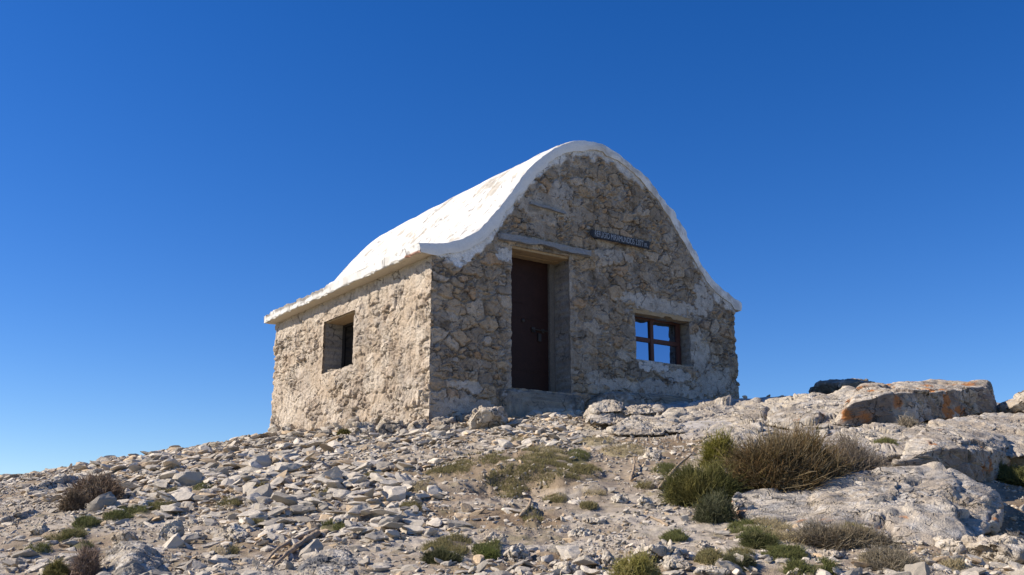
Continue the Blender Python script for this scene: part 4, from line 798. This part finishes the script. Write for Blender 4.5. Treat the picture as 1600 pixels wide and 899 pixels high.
def cat_meshes(parts):
    off = 0; V, Fq, C = [], [], []
    for p in parts: V.append(p[0]); Fq.append(p[1] + off); C.append(p[2]); off += len(p[0])
    return np.concatenate(V), np.concatenate(Fq), np.concatenate(C)
def bush(name, label, cat, u, v, w, h, seed, pal, tips, n=900, depth=None, r=.0026, spiky=0., twigs=2, mat=None, dome=1., droop=.1, hemi=.25, group=None, foot=None, lean=(0, 0)):
    """u, v: foot centre in photo pixels; w, h: size in photo pixels"""
    P = hit(u, v) if foot is None else at(u, v, foot); d = P[1]; k = d / F; wx, hz = w * k / 2, h * k; dy = (depth or w * k * .7) / 2; rg = np.random.default_rng(seed)
    a = rg.uniform(0, 2 * math.pi, n); el = np.arcsin(rg.uniform(0, 1, n) ** (1 / (1 + hemi))); rad = rg.uniform(.62, .98 if not spiky else 1.05, n)
    dirv = np.stack([np.cos(a) * np.cos(el), np.sin(a) * np.cos(el), np.sin(el)], -1); lump_ = 1 + .38 * noise(dirv * 2.6 + seed, seed) + .10 * noise(dirv * 7 + seed, seed + 1)
    tip = dirv * (rad * lump_)[:, None] * np.array([wx, dy, hz]); base = tip * np.array([.38, .38, 0]) + rg.normal(size=(n, 3)) * np.array([wx, dy, 0]) * .12
    gx = P[0] + base[:, 0]; gy = P[1] + dy * .0 + base[:, 1]; gz = tz(gx, gy, False) - P[2]; gz = np.clip(gz, -.25, .25); base[:, 2] = gz - .02
    tg = np.clip(tz(P[0] + tip[:, 0], P[1] + tip[:, 1], False) - P[2], -.3, .3); tip[:, 2] += tg; tip[:, 0] += lean[0] * tip[:, 2]; tip[:, 1] += lean[1] * tip[:, 2]
    bend = rg.normal(size=(n, 3)) * .11 * np.array([wx, dy, hz]); bend[:, 2] += .08 * hz
    pal = np.array(pal); tips = np.array(tips); zone_ = .5 + .6 * noise(dirv * 1.8 + seed + 9, seed + 3); pi = np.clip((zone_ + rg.normal(0, .16, n)) * len(pal), 0, len(pal) - 1).astype(int)
    cb = pal[pi] * rg.uniform(.6, 1.25, (n, 1)); ct = tips[np.clip(pi, 0, len(tips) - 1)] * rg.uniform(.65, 1.3, (n, 1)); rr = np.full(n, r) * rg.uniform(.7, 1.4, n)
    p1 = strands(base, tip, bend, rr, rr * .45, cb, ct, 5, 3, .02 * hz, seed + 5); parts = [p1[:3]]; C = p1[3]
    if not spiky:                      # short shoots that close the outer shell
        m = int(n * 1.7); a2 = rg.uniform(0, 2 * math.pi, m); e2 = np.arcsin(rg.random(m) ** .8); dv = np.stack([np.cos(a2) * np.cos(e2), np.sin(a2) * np.cos(e2), np.sin(e2)], -1)
        lm = 1 + .38 * noise(dv * 2.6 + seed, seed) + .10 * noise(dv * 7 + seed, seed + 1); q0 = dv * (lm * rg.uniform(.6, .9, m))[:, None] * np.array([wx, dy, hz]); q0[:, 2] += np.clip(tz(P[0] + q0[:, 0], P[1] + q0[:, 1], False) - P[2], -.3, .3); q0[:, 0] += lean[0] * q0[:, 2]
        dd = dv * .45 + rg.normal(size=(m, 3)) * .5; dd[:, 2] += .25; q1 = q0 + dd * (rg.uniform(.10, .24, m) * (hz + .35 * wx))[:, None]
        z2 = np.clip((.5 + .6 * noise(dv * 1.8 + seed + 9, seed + 3) + rg.normal(0, .14, m)) * len(pal), 0, len(tips) - 1).astype(int); cc = tips[z2] * rg.uniform(.45, 1.2, (m, 1)) * (1 + .45 * noise(dv * 6 + seed, seed + 31))[:, None]
        parts.append(strands(q0, q1, rg.normal(size=(m, 3)) * .02 * hz, np.full(m, r * .9), np.full(m, r * .4), cc * .7, cc, 3, 3, .006 * hz, seed + 60)[:3])
    for q in range(twigs):
        sel = rg.random(n) < .95; m = sel.sum(); s = rg.uniform(.45, .95, m); kk = np.clip((s * 5).astype(int), 0, 4); fr_ = s * 5 - kk; ii = np.where(sel)[0]
        st_ = C[ii, kk] * (1 - fr_)[:, None] + C[ii, kk + 1] * fr_[:, None]; dd = C[ii, kk + 1] - C[ii, kk]; dd /= np.maximum(np.linalg.norm(dd, axis=1, keepdims=True), 1e-6)
        dd = dd + rg.normal(size=(m, 3)) * (.85 - .6 * spiky); L = rg.uniform(.08, .26, m) * (hz + wx) * .5; en = st_ + dd * L[:, None]
        parts.append(strands(st_, en, rg.normal(size=(m, 3)) * .01 * hz, rr[ii] * .7, rr[ii] * .3, ct[ii], ct[ii] * rg.uniform(.8, 1.3, (m, 1)), 2, 3, 0, seed + 20 + q)[:3])
    V, Fq, Cc = cat_meshes(parts); o = link(name, np_mesh(name, V, Fq, Cc), mat or M_PLANT, None, tuple(P)); tag(o, label, cat, group); return o
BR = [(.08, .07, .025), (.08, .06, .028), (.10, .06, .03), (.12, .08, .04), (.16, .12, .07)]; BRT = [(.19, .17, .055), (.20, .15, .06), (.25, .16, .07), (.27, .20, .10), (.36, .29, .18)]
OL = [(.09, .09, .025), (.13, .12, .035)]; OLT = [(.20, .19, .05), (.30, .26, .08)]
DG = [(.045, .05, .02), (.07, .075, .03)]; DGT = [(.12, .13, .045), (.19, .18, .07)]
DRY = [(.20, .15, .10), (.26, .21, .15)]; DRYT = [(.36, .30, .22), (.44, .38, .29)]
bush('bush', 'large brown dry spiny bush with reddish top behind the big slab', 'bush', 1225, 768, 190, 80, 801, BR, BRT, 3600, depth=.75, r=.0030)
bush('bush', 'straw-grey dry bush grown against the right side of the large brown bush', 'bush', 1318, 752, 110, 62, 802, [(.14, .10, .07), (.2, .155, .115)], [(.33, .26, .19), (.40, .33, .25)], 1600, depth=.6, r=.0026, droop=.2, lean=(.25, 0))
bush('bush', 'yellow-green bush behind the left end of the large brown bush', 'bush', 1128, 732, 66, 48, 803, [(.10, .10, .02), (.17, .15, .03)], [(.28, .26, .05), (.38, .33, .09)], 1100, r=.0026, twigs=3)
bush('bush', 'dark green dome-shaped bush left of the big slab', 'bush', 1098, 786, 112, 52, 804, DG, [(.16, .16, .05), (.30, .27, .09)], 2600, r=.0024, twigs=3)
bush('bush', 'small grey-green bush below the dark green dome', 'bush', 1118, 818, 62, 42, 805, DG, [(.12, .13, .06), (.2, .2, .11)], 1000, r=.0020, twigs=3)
bush('bush', 'thin grey dead twigs lying right of the large brown bush', 'twigs', 1362, 738, 72, 34, 806, [(.2, .17, .14)], [(.36, .32, .27)], 420, r=.0018, mat=M_DRY)
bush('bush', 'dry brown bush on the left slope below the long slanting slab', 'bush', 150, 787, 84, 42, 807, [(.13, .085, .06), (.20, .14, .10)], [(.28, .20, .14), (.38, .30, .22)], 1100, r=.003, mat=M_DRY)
bush('bush', 'low dark twiggy bush under the left dry brown bush', 'bush', 112, 800, 46, 30, 808, [(.12, .09, .06)], [(.26, .20, .14)], 500, r=.0026, mat=M_DRY)
bush('bush', 'small brown dry bush at the bottom left, touching the grey boulder', 'bush', 134, 902, 46, 42, 809, DRY, [(.34, .24, .18), (.40, .31, .25)], 620, r=.0018, mat=M_DRY)
bush('grass_tuft', 'olive tuft at the bottom left beside the small brown bush', 'grass', 88, 903, 44, 22, 810, [(.16, .15, .05), (.2, .18, .07)], [(.30, .27, .09), (.38, .33, .13)], 800, r=.0016)
bush('grass_tuft', 'yellow-green spiky tuft cut by the bottom edge of the photo', 'grass', 998, 912, 92, 44, 811, [(.13, .13, .03), (.18, .16, .04)], [(.38, .34, .10), (.46, .40, .15)], 1700, r=.0018, twigs=1, spiky=1)
bush('bush', 'dry straw-coloured shrub growing at the foot of the lichen-stained wedge', 'bush', 1418, 650, 44, 26, 812, DRY, DRYT, 700, r=.003, mat=M_DRY, foot=11.2)
bush('bush', 'pale grey shrub right of the straw-coloured one under the wedge', 'bush', 1450, 644, 34, 16, 813, [(.2, .2, .18)], [(.38, .38, .34)], 450, r=.0028, mat=M_DRY, foot=11.2)
bush('cushion_plant', 'straw mat of dead twigs on the smooth bedrock under the wedge', 'plant', 1526, 656, 74, 14, 814, [(.24, .19, .13)], DRYT, 900, r=.0026, mat=M_DRY, depth=.35, foot=10.7)
bush('cushion_plant', 'brown dry mat left of the straw mat on the bedrock', 'plant', 1440, 668, 46, 12, 815, [(.18, .12, .08)], [(.30, .22, .15)], 700, r=.0026, mat=M_DRY, depth=.3, foot=10.4)
bush('cushion_plant', 'olive moss cushion between the bedrock sheet and the overhanging slab', 'plant', 1436, 682, 54, 10, 816, [(.10, .09, .03)], [(.22, .19, .06)], 1300, r=.0024, depth=.3, foot=10.0)
bush('cushion_plant', 'green mat right of the overhanging slab at the right edge', 'plant', 1582, 712, 60, 20, 817, [(.09, .09, .03)], [(.18, .18, .06)], 1500, r=.0024, depth=.5, foot=9.6)
bush('cushion_plant', 'round green cushion in the rubble under the side wall', 'plant', 538, 684, 22, 12, 818, [(.10, .10, .03)], [(.20, .18, .05)], 900, r=.004, depth=.2)
bush('bush', 'sprawling mat of dry grey-brown twigs at the foot of the big slab', 'bush', 1320, 852, 170, 22, 819, [(.13, .10, .065), (.19, .15, .10)], [(.26, .21, .14), (.32, .27, .19)], 1700, r=.0020, mat=M_DRY, depth=.30, foot=6.55)
bush('bush', 'tangle of dry grass in the lower right corner between the boulders', 'grass', 1395, 888, 110, 20, 820, DRY, [(.32, .27, .19)], 900, r=.0016, mat=M_DRY, depth=.3)
bush('bush', 'pale seed-headed weed standing in the shadow right of the big slab', 'weed', 1582, 832, 26, 34, 821, DRY, [(.42, .36, .29)], 300, r=.0018, mat=M_DRY, foot=6.9)
bush('cushion_plant', 'dark green low bush left of the foot of the big slab', 'bush', 1188, 856, 60, 20, 822, DG, [(.13, .14, .05), (.2, .19, .08)], 1300, r=.0018, twigs=3)
bush('cushion_plant', 'grey-green low bush on the white gravel at the bottom right', 'bush', 1152, 890, 56, 19, 823, DG, [(.15, .15, .07), (.22, .21, .11)], 900, r=.0018, twigs=3)
bush('cushion_plant', 'dark low bush in the bottom centre between two pale stones', 'bush', 690, 880, 60, 17, 824, [(.05, .055, .025)], [(.13, .135, .06)], 900, r=.0018, twigs=3)
bush('grass_tuft', 'bright green tuft in the bottom centre', 'grass', 764, 874, 36, 13, 825, [(.09, .12, .03)], [(.22, .25, .07)], 700, r=.0016)
# turf
def build_turf():
    rg = np.random.default_rng(900); B = []; K = []
    for (a, b, rx, ry, k) in TURF:
        c = hit(a, b); m = int(rx * ry * 6 * (1.0 if k < 2 else .55)); kk = c[1] / F
        e = hit(a, b + ry)[1]; f_ = hit(a, b - ry)[1]; dep = min(abs(f_ - e) / 2, 1.6)
        ang = rg.uniform(0, 2 * math.pi, m); rad = np.sqrt(rg.random(m)) * rg.uniform(.85, 1.1, m); B.append(np.stack([c[0] + np.cos(ang) * rad * rx * kk, (e + f_) / 2 + np.sin(ang) * rad * dep], -1)); K.append(np.full(m, k))
    B = np.concatenate(B); K = np.concatenate(K); nz = fbm(v3(B[:, 0], B[:, 1]), .16, 3, 901) + rg.normal(0, .1, len(B)); s = nz > -.12; B, K, nz = B[s], K[s], nz[s]
    keep = ~inside_hut(B[:, 0], B[:, 1], .05); B, K = B[keep], K[keep]; n = len(B); z = tz(B[:, 0], B[:, 1]); base = v3(B[:, 0], B[:, 1], z - .004)
    h = rg.uniform(.012, .04, n) * np.where(K == 2, 1.2, 1) ; tip = base + np.stack([rg.normal(0, .55, n) * h, rg.normal(0, .55, n) * h, h], -1)
    pal = np.array([[.15, .16, .055], [.24, .21, .09], [.40, .33, .19]]); alt = np.array([[.20, .19, .07], [.30, .25, .13], [.42, .36, .23]]); c = pal[K] * rg.uniform(.55, 1.25, (n, 1)); c2 = np.where(rg.random((n, 1)) < .3, alt[K], c * 1.5)
    V, Fq, C, _ = strands(base, tip, rg.normal(size=(n, 3)) * .004, np.full(n, .0022), np.full(n, .0006), c, c2, 2, 3, 0, 903)
    o = link('grass', np_mesh('grass', V, Fq, C), M_PLANT); tag(o, 'short green and straw turf growing in patches on the slope', 'grass', kind='stuff')
build_turf()
# dead wood
def branch(label, pts, r, seed, px=True):
    W3 = []
    for (u, v, up) in pts:
        p = hit(u, v); W3.append(p + np.array([0, 0, up]))
    W3 = np.array(W3); c = W3[0].copy(); n = 34; t = np.linspace(0, len(W3) - 1, n); C = np.stack([np.interp(t, np.arange(len(W3)), W3[:, k]) for k in range(3)], -1); k = np.hanning(9); k /= k.sum()
    C = np.stack([np.convolve(np.pad(C[:, q], 4, 'edge'), k, 'valid') for q in range(3)], -1) - c
    T = np.gradient(C, axis=0); T /= np.linalg.norm(T, axis=1, keepdims=True); U = np.cross(T, [0, 0, 1.]); U /= np.linalg.norm(U, axis=1, keepdims=True); Wv = np.cross(U, T); s = 10; ph = np.arange(s) * 2 * math.pi / s
    a = np.linspace(0, 1, n); rr = r * (1 - .65 * a) * np.minimum(1, (a + .03) * 12) * np.minimum(1, (1.03 - a) * 9); P = C[:, None] + rr[:, None, None] * (U[:, None] * np.cos(ph)[None, :, None] + Wv[:, None] * np.sin(ph)[None, :, None])
    P = P + (fbm(v3(P[..., 0] * .4, P[..., 1] * .4, P[..., 2]), r * 1.2, 3, seed) * rr[:, None] * .7)[..., None] * (P - C[:, None]) / np.maximum(rr[:, None, None], 1e-5)
    idx = np.arange(n * s).reshape(n, s); Fq = np.stack([idx[:-1], np.roll(idx[:-1], -1, 1), np.roll(idx[1:], -1, 1), idx[1:]], -1).reshape(-1, 4)
    o = link('dead_branch', np_mesh('dead_branch', P.reshape(-1, 3), Fq), M_DEAD, None, tuple(c)); tag(o, label, 'branch'); return o
branch('curved grey dead branch leaning up left of the dark green dome bush', [(1030, 768, .02), (1045, 752, .03), (1060, 738, .06), (1085, 722, .09)], .022, 1001)
branch('short forked dead stump standing on the gravel left of the curved branch', [(985, 752, .0), (990, 742, .04), (992, 733, .06), (990, 727, .08)], .014, 1002)
branch('small pale driftwood piece on the white gravel below the bushes', [(1045, 826, .015), (1030, 818, .02), (1015, 813, .025), (1003, 820, .005)], .013, 1003)
branch('bleached twisted root left of the cream slabs', [(812, 812, .02), (826, 800, .03), (830, 790, .045), (818, 785, .03)], .016, 1004)
branch('split weathered root lying beside the dark pitted rock at the bottom', [(500, 836, .015), (475, 850, .02), (450, 868, .015), (425, 890, .01)], .024, 1005)
branch('thin strip of dead root left of the split root', [(480, 840, .02), (455, 852, .03), (430, 868, .03), (412, 885, .01)], .016, 1006)

for o in S.objects:
    if 'label' in o and (len(o['label'].split()) > 16 or len(o['label'].split()) < 4): print('LABEL', o.name, len(o['label'].split()), o['label'])
